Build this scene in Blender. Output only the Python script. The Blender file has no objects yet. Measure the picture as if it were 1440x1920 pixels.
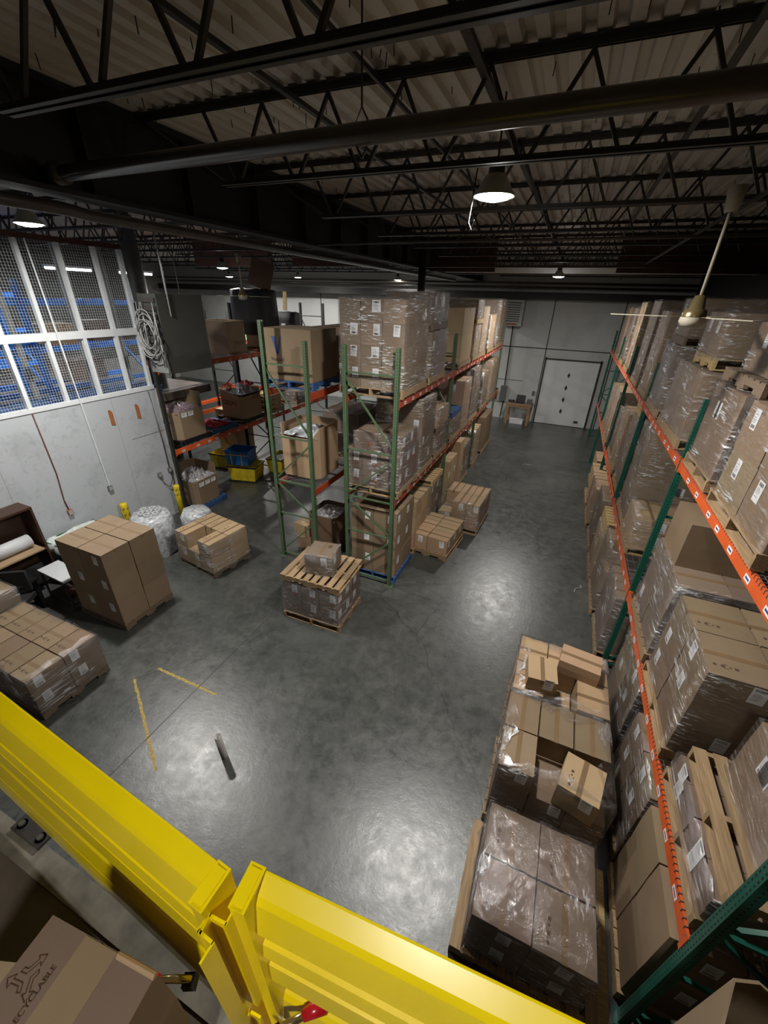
import bpy, bmesh, math, random
from mathutils import Matrix, Vector, Euler
SC = bpy.context.scene
C = SC.collection
R = random.Random(7)

# ------------------------------------------------------------------ camera
cam = bpy.data.cameras.new('camera'); co = bpy.data.objects.new('camera', cam); C.objects.link(co)
def rotm(a, b, c):
    ca, sa, cb, sb, cc, sc = math.cos(a), math.sin(a), math.cos(b), math.sin(b), math.cos(c), math.sin(c)
    Rz = Matrix(((ca, -sa, 0), (sa, ca, 0), (0, 0, 1)))
    Rx = Matrix(((1, 0, 0), (0, cb, -sb), (0, sb, cb)))
    Rr = Matrix(((cc, -sc, 0), (sc, cc, 0), (0, 0, 1)))
    return Rr @ Rx @ Rz
M = rotm(-0.3937, -1.0796, -0.0308).transposed()
co.matrix_world = Matrix.Translation((0, 0, 5.6)) @ M.to_4x4()
cam.sensor_fit = 'VERTICAL'; cam.sensor_height = 36.0; cam.lens = 756.0 / 1920 * 36.0
cam.clip_start = 0.02; cam.clip_end = 200
SC.camera = co

# ------------------------------------------------------------------ world, exposure
W = bpy.data.worlds.new('world'); SC.world = W; W.use_nodes = True
W.node_tree.nodes['Background'].inputs[0].default_value = (0.75, 0.85, 1, 1)
W.node_tree.nodes['Background'].inputs[1].default_value = 0.012
SC.view_settings.view_transform = 'Standard'; SC.view_settings.look = 'None'
SC.view_settings.exposure = 0.0; SC.view_settings.gamma = 1; SC.view_settings.use_curve_mapping = False
LAMP_W = 290

# ------------------------------------------------------------------ materials
MT = {}
def nt(name):
    m = bpy.data.materials.new(name); m.use_nodes = True
    return m, m.node_tree, m.node_tree.nodes['Principled BSDF']
def node(t, ty, **kw):
    n = t.nodes.new(ty)
    for k, v in kw.items():
        if isinstance(k, str) and hasattr(n, k): setattr(n, k, v)
    return n
def plain(name, col, rough=0.6, metal=0.0, noise=0.12, scale=6.0, bump=0.0, bscale=60, emit=0, spec=0.5, jitter=0.0, coat=0):
    m, t, b = nt(name)
    tc = node(t, 'ShaderNodeTexCoord'); nz = node(t, 'ShaderNodeTexNoise'); nz.inputs['Scale'].default_value = scale
    nz.inputs['Detail'].default_value = 5
    t.links.new(tc.outputs['Object'], nz.inputs['Vector'])
    mx = node(t, 'ShaderNodeMix', data_type='RGBA', blend_type='MULTIPLY'); mx.inputs[0].default_value = 1
    mr = node(t, 'ShaderNodeMapRange'); mr.inputs[1].default_value = .3; mr.inputs[2].default_value = .7
    mr.inputs[3].default_value = 1 - noise; mr.inputs[4].default_value = 1 + noise
    t.links.new(nz.outputs[0], mr.inputs[0]); mx.inputs[6].default_value = (*col, 1)
    t.links.new(mr.outputs[0], mx.inputs[7])
    out = mx.outputs[2]
    if jitter:
        oi = node(t, 'ShaderNodeObjectInfo'); hs = node(t, 'ShaderNodeHueSaturation')
        a = node(t, 'ShaderNodeMapRange'); a.inputs[3].default_value = 1 - jitter; a.inputs[4].default_value = 1 + jitter
        t.links.new(oi.outputs['Random'], a.inputs[0]); t.links.new(a.outputs[0], hs.inputs['Value'])
        ml = node(t, 'ShaderNodeMath', operation='MULTIPLY'); ml.inputs[1].default_value = 7.3
        fr = node(t, 'ShaderNodeMath', operation='FRACT'); t.links.new(oi.outputs['Random'], ml.inputs[0]); t.links.new(ml.outputs[0], fr.inputs[0])
        a2 = node(t, 'ShaderNodeMapRange'); a2.inputs[3].default_value = .49; a2.inputs[4].default_value = .51
        t.links.new(fr.outputs[0], a2.inputs[0]); t.links.new(a2.outputs[0], hs.inputs['Hue'])
        t.links.new(out, hs.inputs['Color']); out = hs.outputs[0]
    t.links.new(out, b.inputs['Base Color'])
    b.inputs['Roughness'].default_value = rough; b.inputs['Metallic'].default_value = metal
    b.inputs['Specular IOR Level'].default_value = spec
    if coat: b.inputs['Coat Weight'].default_value = coat; b.inputs['Coat Roughness'].default_value = .12
    if bump:
        n2 = node(t, 'ShaderNodeTexNoise'); n2.inputs['Scale'].default_value = bscale
        t.links.new(tc.outputs['Object'], n2.inputs['Vector'])
        bp = node(t, 'ShaderNodeBump'); bp.inputs['Strength'].default_value = bump; bp.inputs['Distance'].default_value = .01
        t.links.new(n2.outputs[0], bp.inputs['Height']); t.links.new(bp.outputs[0], b.inputs['Normal'])
    if emit:
        b.inputs['Emission Color'].default_value = (*col, 1); b.inputs['Emission Strength'].default_value = emit
    MT[name] = m; return m
def wood_mat(name, col, jitter=.15):
    m, t, b = nt(name)
    tc = node(t, 'ShaderNodeTexCoord'); mp = node(t, 'ShaderNodeMapping'); mp.inputs['Scale'].default_value = (3, 40, 40)
    nz = node(t, 'ShaderNodeTexNoise'); nz.inputs['Scale'].default_value = 1.5; nz.inputs['Detail'].default_value = 6
    t.links.new(tc.outputs['Object'], mp.inputs[0]); t.links.new(mp.outputs[0], nz.inputs['Vector'])
    cr = node(t, 'ShaderNodeValToRGB'); e = cr.color_ramp.elements
    e[0].position = .3; e[0].color = (col[0] * .6, col[1] * .55, col[2] * .5, 1); e[1].position = .7; e[1].color = (*col, 1)
    t.links.new(nz.outputs[0], cr.inputs[0])
    oi = node(t, 'ShaderNodeObjectInfo'); hs = node(t, 'ShaderNodeHueSaturation')
    a = node(t, 'ShaderNodeMapRange'); a.inputs[3].default_value = 1 - jitter; a.inputs[4].default_value = 1 + jitter
    t.links.new(oi.outputs['Random'], a.inputs[0]); t.links.new(a.outputs[0], hs.inputs['Value'])
    t.links.new(cr.outputs[0], hs.inputs['Color']); t.links.new(hs.outputs[0], b.inputs['Base Color'])
    b.inputs['Roughness'].default_value = .75
    MT[name] = m; return m

plain('card', (0.220, 0.158, 0.099), .72, noise=.07, scale=3, bump=.06, bscale=25, jitter=.16, spec=.3)
plain('card_light', (0.375, 0.262, 0.155), .75, noise=.07, scale=3, bump=.06, bscale=25, jitter=.1, spec=.3)
plain('card_pink', (0.190, 0.140, 0.104), .7, noise=.06, scale=3, bump=.05, bscale=25, jitter=.1, spec=.3)
plain('card_dark', (0.12, 0.07, 0.04), .8, noise=.1, scale=3)
plain('card_edge', (0.10, 0.055, 0.03), .9)
plain('tape', (0.19, 0.125, 0.068), .28, noise=.06, spec=.5)
plain('paper', (0.74, 0.75, 0.76), .6, noise=.03)
plain('ink', (0.025, 0.022, 0.02), .6)
plain('ink_brown', (0.07, 0.04, 0.025), .7)
plain('red_print', (0.28, 0.05, 0.025), .7)
plain('blue_print', (0.03, 0.055, 0.2), .6)
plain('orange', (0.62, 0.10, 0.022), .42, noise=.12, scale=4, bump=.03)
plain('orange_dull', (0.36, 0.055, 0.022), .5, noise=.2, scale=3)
plain('green_post', (0.075, 0.125, 0.065), .5, noise=.15, scale=5)
plain('dark_green_post', (0.008, 0.085, 0.058), .38, noise=.15, scale=5, spec=.5)
plain('black_post', (0.018, 0.02, 0.017), .5)
plain('hole', (0.004, 0.004, 0.004), .9)
plain('steel', (0.32, 0.33, 0.34), .35, metal=.9)
plain('wire', (0.30, 0.31, 0.31), .4, metal=.7)
plain('white_wire', (0.62, 0.66, 0.69), .5)
plain('joist', (0.030, 0.027, 0.024), .5, noise=.25, scale=8, spec=.4)
plain('pipe', (0.055, 0.045, 0.038), .33, noise=.2, scale=5, spec=.5)
plain('girder', (0.009, 0.008, 0.007), .6, noise=.2)
plain('redbrown', (0.06, 0.022, 0.014), .7, noise=.2)
plain('white_paint', (0.56, 0.58, 0.60), .5, noise=.05, scale=4)
plain('white_stud', (0.66, 0.69, 0.71), .45, noise=.05)
plain('grey_stud', (0.25, 0.26, 0.26), .6)  # stud grey has the shade painted in; drywall seams use it too
plain('door_white', (0.66, 0.68, 0.68), .35, noise=.04, scale=2)
plain('trim_dark', (0.025, 0.024, 0.022), .6)
plain('yellow', (0.84, 0.64, 0.002), .3, noise=.05, scale=5, spec=.5, coat=.25, bump=.02, bscale=9)
plain('yellow_plastic', (0.62, 0.47, 0.02), .5, noise=.2, scale=9)
plain('blue_plastic', (0.015, 0.11, 0.33), .45, noise=.15)
plain('blue_rack', (0.012, 0.19, 0.72), .4, noise=.1)
plain('blue_wood', (0.02, 0.075, 0.22), .7, noise=.3, scale=8)
plain('black_plastic', (0.012, 0.012, 0.013), .35, noise=.1)
plain('dark_cover', (0.010, 0.010, 0.011), .7, noise=.1)
plain('red_plastic', (0.42, 0.008, 0.015), .25, spec=.6)
plain('red_cloth', (0.45, 0.02, 0.04), .7, noise=.3, scale=15)
plain('orange_plastic', (0.75, 0.12, 0.02), .5)
plain('brass', (0.42, 0.33, 0.16), .22, metal=.85)
plain('ivory', (0.30, 0.27, 0.21), .6, spec=.3)
plain('heater_grey', (0.036, 0.038, 0.032), .55, noise=.1)
plain('heater_light', (0.34, 0.35, 0.33), .45)
plain('conduit', (0.16, 0.165, 0.165), .4, metal=.5)
plain('col_grey', (0.13, 0.135, 0.13), .45, noise=.25, scale=4)
plain('cable', (0.17, 0.17, 0.165), .5)
plain('dark_wood', (0.05, 0.022, 0.013), .5, noise=.2)
plain('desk_wood', (0.30, 0.19, 0.105), .6, noise=.15)
plain('bin_green', (0.008, 0.06, 0.03), .4)
plain('red_cable', (0.11, 0.02, 0.016), .5)
plain('pvc', (0.42, 0.40, 0.38), .4)
plain('mezz', (0.085, 0.068, 0.055), .55, noise=.45, scale=4)
plain('mezz_edge', (0.17, 0.155, 0.125), .6, noise=.3, scale=14)
plain('bag', (0.42, 0.44, 0.46), .2, noise=.45, scale=14, bump=.6, bscale=22)
plain('parts_grey', (0.30, 0.29, 0.30), .2, noise=.6, scale=25, bump=.7, bscale=30)
plain('parts_purple', (0.20, 0.15, 0.17), .25, noise=.6, scale=25, bump=.7, bscale=30)
plain('lens', (1.0, 0.97, 0.92), .4, emit=14)
plain('lens_cool', (0.9, 0.96, 1.0), .4, emit=9)
plain('screw', (0.03, 0.028, 0.025), .6)
plain('plate_orange', (0.33, 0.12, 0.04), .6)
wood_mat('pallet_wood', (0.36, 0.25, 0.14))
wood_mat('pallet_yellow', (0.50, 0.37, 0.17), .1)
wood_mat('pallet_grey', (0.17, 0.125, 0.085))
wood_mat('pallet_blue', (0.03, 0.10, 0.28))

# polished concrete
m, t, b = nt('concrete')
tc = node(t, 'ShaderNodeTexCoord')
n1 = node(t, 'ShaderNodeTexNoise'); n1.inputs['Scale'].default_value = .55; n1.inputs['Detail'].default_value = 9; n1.inputs['Roughness'].default_value = .72; n1.inputs['Distortion'].default_value = .35
n2 = node(t, 'ShaderNodeTexNoise'); n2.inputs['Scale'].default_value = 4.5; n2.inputs['Detail'].default_value = 9; n2.inputs['Roughness'].default_value = .78; n2.inputs['Distortion'].default_value = .25
n3 = node(t, 'ShaderNodeTexNoise'); n3.inputs['Scale'].default_value = 9; n3.inputs['Detail'].default_value = 9; n3.inputs['Roughness'].default_value = .7
for n in (n1, n2, n3): t.links.new(tc.outputs['Object'], n.inputs['Vector'])
c1 = node(t, 'ShaderNodeValToRGB'); e = c1.color_ramp.elements
e[0].position = .34; e[0].color = (.027, .031, .030, 1); e[1].position = .66; e[1].color = (.076, .080, .074, 1)
t.links.new(n1.outputs[0], c1.inputs[0])
c2 = node(t, 'ShaderNodeValToRGB'); e = c2.color_ramp.elements
e[0].position = .30; e[0].color = (.72, .73, .73, 1); e[1].position = .70; e[1].color = (1.38, 1.35, 1.3, 1)
t.links.new(n2.outputs[0], c2.inputs[0])
mx = node(t, 'ShaderNodeMix', data_type='RGBA', blend_type='MULTIPLY'); mx.inputs[0].default_value = 1
t.links.new(c1.outputs[0], mx.inputs[6]); t.links.new(c2.outputs[0], mx.inputs[7])
vo = node(t, 'ShaderNodeTexVoronoi', feature='DISTANCE_TO_EDGE'); vo.inputs['Scale'].default_value = .33
nd = node(t, 'ShaderNodeTexNoise'); nd.inputs['Scale'].default_value = 1.6; nd.inputs['Detail'].default_value = 5
t.links.new(tc.outputs['Object'], nd.inputs['Vector'])
av = node(t, 'ShaderNodeMix', data_type='VECTOR'); av.inputs[0].default_value = .28
t.links.new(tc.outputs['Object'], av.inputs[4]); t.links.new(nd.outputs[1], av.inputs[5]); t.links.new(av.outputs[1], vo.inputs['Vector'])
lt = node(t, 'ShaderNodeMapRange'); lt.inputs[1].default_value = 0; lt.inputs[2].default_value = .0035; lt.inputs[3].default_value = .5; lt.inputs[4].default_value = 1
t.links.new(vo.outputs['Distance'], lt.inputs[0])
m2 = node(t, 'ShaderNodeMix', data_type='RGBA', blend_type='MULTIPLY'); m2.inputs[0].default_value = 1
t.links.new(mx.outputs[2], m2.inputs[6]); t.links.new(lt.outputs[0], m2.inputs[7]); t.links.new(m2.outputs[2], b.inputs['Base Color'])
rr = node(t, 'ShaderNodeMapRange'); rr.inputs[1].default_value = .32; rr.inputs[2].default_value = .68; rr.inputs[3].default_value = .26; rr.inputs[4].default_value = .42
t.links.new(n2.outputs[0], rr.inputs[0]); t.links.new(rr.outputs[0], b.inputs['Roughness'])
b.inputs['Specular IOR Level'].default_value = .85
bp = node(t, 'ShaderNodeBump'); bp.inputs['Strength'].default_value = .28; bp.inputs['Distance'].default_value = .012
t.links.new(n3.outputs[0], bp.inputs['Height']); t.links.new(bp.outputs[0], b.inputs['Normal'])
MT['concrete'] = m

# painted drywall with scuffs
def wallmat(name, col, dirt=.35):
    m, t, b = nt(name)
    tc = node(t, 'ShaderNodeTexCoord'); n1 = node(t, 'ShaderNodeTexNoise'); n1.inputs['Scale'].default_value = 1.1; n1.inputs['Detail'].default_value = 7
    n2 = node(t, 'ShaderNodeTexNoise'); n2.inputs['Scale'].default_value = 6; n2.inputs['Detail'].default_value = 8; n2.inputs['Distortion'].default_value = 1.5
    for n in (n1, n2): t.links.new(tc.outputs['Object'], n.inputs['Vector'])
    cr = node(t, 'ShaderNodeValToRGB'); e = cr.color_ramp.elements
    e[0].position = .2; e[0].color = (col[0] * (1 - dirt), col[1] * (1 - dirt), col[2] * (1 - dirt), 1); e[1].position = .5; e[1].color = (*col, 1)
    ad = node(t, 'ShaderNodeMath', operation='MULTIPLY'); t.links.new(n1.outputs[0], ad.inputs[0])
    mm = node(t, 'ShaderNodeMapRange'); mm.inputs[1].default_value = .3; mm.inputs[2].default_value = .5; mm.inputs[3].default_value = .75; mm.inputs[4].default_value = 1.1
    t.links.new(n2.outputs[0], mm.inputs[0]); t.links.new(mm.outputs[0], ad.inputs[1]); t.links.new(ad.outputs[0], cr.inputs[0])
    t.links.new(cr.outputs[0], b.inputs['Base Color']); b.inputs['Roughness'].default_value = .55
    MT[name] = m
wallmat('drywall', (.45, .48, .51), .3)
wallmat('panel_wall', (.50, .51, .50), .2)
wallmat('deck', (.52, .49, .44), .3)

# stretch film
m, t, b = nt('film'); t.nodes.remove(b); out = t.nodes['Material Output']
tc = node(t, 'ShaderNodeTexCoord'); mp = node(t, 'ShaderNodeMapping'); mp.inputs['Scale'].default_value = (2.2, 2.2, 15); mp.inputs['Rotation'].default_value = (.22, .16, 0)
nz = node(t, 'ShaderNodeTexNoise'); nz.inputs['Scale'].default_value = 2.2; nz.inputs['Detail'].default_value = 7; nz.inputs['Roughness'].default_value = .58; nz.inputs['Distortion'].default_value = 1.4
t.links.new(tc.outputs['Object'], mp.inputs[0]); t.links.new(mp.outputs[0], nz.inputs['Vector'])
bp = node(t, 'ShaderNodeBump'); bp.inputs['Strength'].default_value = 1.0; bp.inputs['Distance'].default_value = .03
t.links.new(nz.outputs[0], bp.inputs['Height'])
gl = node(t, 'ShaderNodeBsdfGlossy'); gl.inputs['Roughness'].default_value = .16; gl.inputs['Color'].default_value = (.95, .97, 1, 1)
t.links.new(bp.outputs[0], gl.inputs['Normal'])
tr = node(t, 'ShaderNodeBsdfTransparent'); tr.inputs[0].default_value = (.96, .96, .97, 1)
df = node(t, 'ShaderNodeBsdfDiffuse'); df.inputs[0].default_value = (.55, .56, .6, 1)
mr = node(t, 'ShaderNodeMapRange'); mr.inputs[1].default_value = .5; mr.inputs[2].default_value = .72; mr.inputs[3].default_value = .0; mr.inputs[4].default_value = .14
t.links.new(nz.outputs[0], mr.inputs[0])
ma = node(t, 'ShaderNodeMixShader'); t.links.new(mr.outputs[0], ma.inputs[0]); t.links.new(tr.outputs[0], ma.inputs[1]); t.links.new(df.outputs[0], ma.inputs[2])
lw = node(t, 'ShaderNodeLayerWeight'); lw.inputs[0].default_value = .25; t.links.new(bp.outputs[0], lw.inputs['Normal'])
m3 = node(t, 'ShaderNodeMapRange'); m3.inputs[3].default_value = .07; m3.inputs[4].default_value = .35; t.links.new(lw.outputs['Fresnel'], m3.inputs[0])
mb = node(t, 'ShaderNodeMixShader'); t.links.new(m3.outputs[0], mb.inputs[0]); t.links.new(ma.outputs[0], mb.inputs[1]); t.links.new(gl.outputs[0], mb.inputs[2])
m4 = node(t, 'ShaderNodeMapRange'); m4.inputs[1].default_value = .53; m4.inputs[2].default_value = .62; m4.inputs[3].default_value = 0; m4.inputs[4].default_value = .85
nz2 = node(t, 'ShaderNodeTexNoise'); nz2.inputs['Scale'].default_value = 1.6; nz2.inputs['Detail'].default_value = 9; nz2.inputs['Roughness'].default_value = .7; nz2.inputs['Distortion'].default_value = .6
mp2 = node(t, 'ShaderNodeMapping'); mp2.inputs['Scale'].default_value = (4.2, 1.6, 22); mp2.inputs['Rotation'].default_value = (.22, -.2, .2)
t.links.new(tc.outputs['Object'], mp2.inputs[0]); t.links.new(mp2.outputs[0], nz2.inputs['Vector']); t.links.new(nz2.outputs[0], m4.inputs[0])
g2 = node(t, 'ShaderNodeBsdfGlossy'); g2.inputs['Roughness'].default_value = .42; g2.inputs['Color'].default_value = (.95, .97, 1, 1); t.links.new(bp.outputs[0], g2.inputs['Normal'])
d2 = node(t, 'ShaderNodeBsdfDiffuse'); d2.inputs[0].default_value = (.75, .77, .8, 1); fold_glint = node(t, 'ShaderNodeMixShader'); fold_glint.inputs[0].default_value = .5  # whitish film folds, with highlight streaks painted into their colour
t.links.new(d2.outputs[0], fold_glint.inputs[1]); t.links.new(g2.outputs[0], fold_glint.inputs[2])
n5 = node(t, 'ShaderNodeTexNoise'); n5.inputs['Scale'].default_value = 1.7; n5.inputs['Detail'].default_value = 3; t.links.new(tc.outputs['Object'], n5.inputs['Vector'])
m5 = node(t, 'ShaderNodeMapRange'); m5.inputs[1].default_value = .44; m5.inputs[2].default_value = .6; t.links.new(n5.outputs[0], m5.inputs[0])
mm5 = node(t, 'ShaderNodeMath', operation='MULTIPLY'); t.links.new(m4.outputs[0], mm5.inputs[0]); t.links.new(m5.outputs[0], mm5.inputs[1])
mc = node(t, 'ShaderNodeMixShader'); t.links.new(mm5.outputs[0], mc.inputs[0]); t.links.new(mb.outputs[0], mc.inputs[1]); t.links.new(fold_glint.outputs[0], mc.inputs[2])
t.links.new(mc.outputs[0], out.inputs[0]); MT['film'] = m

# ------------------------------------------------------------------ mesh helpers
class MB:
    def __init__(s): s.v = []; s.f = []; s.m = []; s.mats = []
    def mi(s, n):
        if n not in s.mats: s.mats.append(n)
        return s.mats.index(n)
    def add(s, vs, fs, mat):
        o = len(s.v); k = s.mi(mat); s.v += [tuple(v) for v in vs]
        for f in fs: s.f.append([o + i for i in f]); s.m.append(k)
    def box(s, x0, x1, y0, y1, z0, z1, mat, T=None):
        vs = [(x0, y0, z0), (x1, y0, z0), (x1, y1, z0), (x0, y1, z0), (x0, y0, z1), (x1, y0, z1), (x1, y1, z1), (x0, y1, z1)]
        if T: vs = [T @ Vector(v) for v in vs]
        s.add(vs, [(0, 3, 2, 1), (4, 5, 6, 7), (0, 1, 5, 4), (1, 2, 6, 5), (2, 3, 7, 6), (3, 0, 4, 7)], mat)
    def bar(s, a, b, w, h, mat, up=(0, 0, 1)):
        a = Vector(a); b = Vector(b); d = (b - a); L = d.length; d.normalize(); u = Vector(up)
        if abs(d.dot(u)) > .98: u = Vector((0, 1, 0))
        x = d.cross(u).normalized(); y = x.cross(d).normalized(); vs = []
        for p in (a, b):
            for i, j in ((-1, -1), (1, -1), (1, 1), (-1, 1)): vs.append(p + x * (i * w / 2) + y * (j * h / 2))
        s.add(vs, [(0, 1, 2, 3), (7, 6, 5, 4), (0, 4, 5, 1), (1, 5, 6, 2), (2, 6, 7, 3), (3, 7, 4, 0)], mat)
    def tube(s, pts, r, mat, n=8, caps=True, rs=None):
        pts = [Vector(p) for p in pts]; rings = []; k = s.mi(mat); o = len(s.v)
        for i, p in enumerate(pts):
            d = (pts[min(i + 1, len(pts) - 1)] - pts[max(i - 1, 0)]).normalized()
            u = Vector((0, 0, 1)) if abs(d.z) < .9 else Vector((1, 0, 0))
            x = d.cross(u).normalized(); y = x.cross(d).normalized(); rr = rs[i] if rs else r
            for j in range(n):
                a = 2 * math.pi * j / n; s.v.append(tuple(p + x * math.cos(a) * rr + y * math.sin(a) * rr))
        for i in range(len(pts) - 1):
            for j in range(n):
                a = o + i * n + j; b2 = o + i * n + (j + 1) % n; s.f.append([a, b2, b2 + n, a + n]); s.m.append(k)
        if caps:
            s.f.append([o + j for j in range(n)][::-1]); s.m.append(k)
            q = o + (len(pts) - 1) * n; s.f.append([q + j for j in range(n)]); s.m.append(k)
    def lathe(s, prof, mat, n=24, c=(0, 0, 0)):
        o = len(s.v); k = s.mi(mat)
        for r, z in prof:
            for j in range(n):
                a = 2 * math.pi * j / n; s.v.append((c[0] + r * math.cos(a), c[1] + r * math.sin(a), c[2] + z))
        for i in range(len(prof) - 1):
            for j in range(n):
                a = o + i * n + j; b2 = o + i * n + (j + 1) % n; s.f.append([a, b2, b2 + n, a + n]); s.m.append(k)
    def mesh(s, name, smooth=False):
        me = bpy.data.meshes.new(name); me.from_pydata(s.v, [], s.f)
        for n in s.mats: me.materials.append(MT[n])
        me.polygons.foreach_set('material_index', s.m)
        if smooth: me.polygons.foreach_set('use_smooth', [True] * len(s.f))
        me.update(); return me
def link(name, me, loc=(0, 0, 0), rot=(0, 0, 0), parent=None, label=None, cat=None, group=None, kind=None):
    o = bpy.data.objects.new(name, me); C.objects.link(o); o.location = loc; o.rotation_euler = rot
    if parent: o.parent = parent
    if label: o['label'] = label
    if cat and not parent: o['category'] = cat
    if group: o['group'] = group
    if kind: o['kind'] = kind
    return o
def mk(name, mb, loc=(0, 0, 0), rot=(0, 0, 0), parent=None, label=None, cat=None, group=None, kind=None, smooth=False):
    return link(name, mb.mesh(name, smooth), loc, rot, parent, label, cat, group, kind)
def onebox(name, x0, x1, y0, y1, z0, z1, mat, **k):
    mb = MB(); mb.box(x0, x1, y0, y1, z0, z1, mat); return mk(name, mb, **k)
def struct(name, mb): return mk(name, mb, kind='structure')
CACHE = {}
def cached(key, fn):
    if key not in CACHE: CACHE[key] = fn()
    return CACHE[key]
def text_mesh(s, size, mat, name='printed_text', depth=.0006, thick=0):
    cu = bpy.data.curves.new(name, 'FONT'); cu.body = s; cu.size = size; cu.align_x = 'CENTER'; cu.align_y = 'CENTER'; cu.extrude = depth; cu.offset = thick
    o = bpy.data.objects.new(name, cu); C.objects.link(o); bpy.context.view_layer.update()
    me = bpy.data.meshes.new_from_object(o.evaluated_get(bpy.context.evaluated_depsgraph_get()))
    C.objects.unlink(o); bpy.data.objects.remove(o); me.materials.clear(); me.materials.append(MT[mat]); return me

# ------------------------------------------------------------------ shell
mb = MB(); mb.box(-26, 4.4, -4, 23.2, -.2, 0, 'concrete'); floor = struct('floor', mb)
# saw-cut joints and floor tape lie on the slab
mb = MB()
for a, b_ in (((-4.35, -1), (-4.3, 6.3)),):
    mb.bar((*a, .0005), (*b_, .0005), .012, .001, 'trim_dark')
mk('saw_cut_joint', mb, parent=floor, kind='stuff')
def tape_strip(a, b_, nm):
    mb = MB(); a = Vector((*a, .001)); b_ = Vector((*b_, .001)); n = 34; d = (b_ - a) / n; w = Vector((-d.y, d.x, 0)).normalized() * .026
    for i in range(n):
        j = [R.uniform(.45, 1.1) for _ in range(4)]
        p = a + d * i; q = a + d * (i + 1)
        mb.add([p - w * j[0], q - w * j[1], q + w * j[2], p + w * j[3]], [(0, 1, 2, 3)], 'tape_yellow')
    return mk('floor_tape', mb, label=nm, cat='tape')
plain('tape_yellow', (0.36, 0.255, 0.055), .6, noise=.4, scale=30)
tape_strip((-5.38, 2.58), (-3.84, 1.69), 'worn yellow floor tape line nearer the yellow guard rail')
tape_strip((-5.21, 2.89), (-3.97, 2.9), 'worn yellow floor tape line nearer the pallets in the room centre')

# corrugated roof deck, ribs run away from the camera
mb = MB(); x = -26.0; vs = []; prof = []
while x < 5.0: prof += [(x, 7.12), (x + .085, 7.12), (x + .10, 7.165), (x + .165, 7.165)]; x += .18
prof.append((x, 7.12))
for (px, pz) in prof:
    vs += [(px, -4, pz), (px, 23.2, pz)]
mb.add(vs, [(2 * i, 2 * i + 1, 2 * i + 3, 2 * i + 2) for i in range(len(prof) - 1)], 'deck')
mb.box(-26, 5, -4, 23.2, 7.2, 7.3, 'deck')
ceil = struct('ceiling', mb)
mb = MB()
for i in range(260):
    x = R.uniform(-4.3, 2.8); y = R.uniform(1, 9); mb.bar((x, y, 7.13), (x + R.uniform(-.01, .01), y + R.uniform(-.01, .01), 7.13 - R.uniform(.04, .09)), .006, .006, 'screw')
mk('roofing_screw', mb, parent=ceil, kind='stuff', label='roofing screw tips poking down through the deck')

# walls
mb = MB(); mb.box(-26, 4.4, 22.4, 22.7, 0, 7.15, 'panel_wall'); wb = struct('wall_back', mb)
mb = MB()
for x in (-13.6, -9.6, -5.6, -1.05, 1.9):
    mb.box(x - .02, x + .02, 22.385, 22.4, 0, 5.75, 'trim_dark')
mb.box(-3.6, 4.4, 22.385, 22.4, 3.55, 3.59, 'trim_dark')
mb.box(-3.6, -.98, 22.385, 22.4, .82, .85, 'conduit')
mb.box(-3.6, -1.9, 22.385, 22.4, 1.98, 2.0, 'conduit')
mk('panel_joint', mb, parent=wb, kind='stuff')
mb = MB(); mb.box(4.3, 4.5, -4, 22.4, 0, 7.15, 'girder'); struct('wall_right', mb)
mb = MB(); mb.box(-26, -25.8, -4, 22.4, 0, 7.15, 'panel_wall'); struct('wall_far_left', mb)
mb = MB(); mb.box(-17.7, -17.5, -4, 13.5, 3.0, 7.1, 'heater_grey'); struct('wall_inner_left', mb)
mb = MB(); mb.box(-26, 4.4, -4.2, -4, 0, 7.15, 'girder'); struct('wall_front', mb)
mb = MB(); mb.box(-9.45, -9.29, -4, 7.25, 0, 3.42, 'drywall'); wl = struct('wall_left', mb)
onebox('wall_corner_trim', -9.46, -9.275, 7.25, 7.27, 0, 3.42, 'card_dark', parent=wl)
mb = MB()
for y in (3.6, 6.05): mb.box(-9.291, -9.2885, y - .003, y + .003, 0, 3.4, 'grey_stud')
mb.box(-9.291, -9.287, 6.3, 7.25, 2.36, 2.368, 'trim_dark')
mk('drywall_seam', mb, parent=wl, kind='stuff')
# big roll-up door
dr = struct('door_1', (lambda q: (q.box(-.93, 1.46, 22.30, 22.37, 0.02, 3.1, 'door_white'), q)[1])(MB()))
for z in (.72, 1.29, 1.86, 2.45):
    mb = MB(); mb.add([(0, 0, -.13), (.065, 0, 0), (0, 0, .13), (-.065, 0, 0), (0, .02, -.13), (.065, .02, 0), (0, .02, .13), (-.065, .02, 0)],
        [(0, 1, 2, 3), (7, 6, 5, 4), (0, 4, 5, 1), (1, 5, 6, 2), (2, 6, 7, 3), (3, 7, 4, 0)], 'ink')
    mk('door_window', mb, loc=(.22, 22.285, z), parent=dr)
onebox('door_handle', .93, 1.12, 22.26, 22.30, .22, .31, 'ink', parent=dr)
onebox('trim_1', -1.0, -.93, 22.28, 22.40, 0, 3.2, 'trim_dark', kind='structure')
onebox('trim_2', 1.46, 1.53, 22.28, 22.40, 0, 3.2, 'trim_dark', kind='structure')
onebox('trim_3', -1.0, 1.53, 22.28, 22.40, 3.1, 3.16, 'trim_dark', kind='structure')
# header beam and pipes in front of the back wall
mb = MB(); mb.box(-25, 4.3, 21.4, 21.7, 5.66, 5.95, 'girder'); mk('header_beam', mb, label='long black steel beam crossing above the rear white wall', cat='beam')
for i, (z, y) in enumerate(((6.12, 21.3), (6.26, 20.6))):
    mb = MB(); mb.tube([(-24, y, z), (4.2, y, z)], .05, 'pipe'); mk('ceiling_pipe', mb, smooth=True, label=('lower' if i == 0 else 'upper') + ' dark pipe running along above the rear header beam', cat='pipe')

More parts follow.
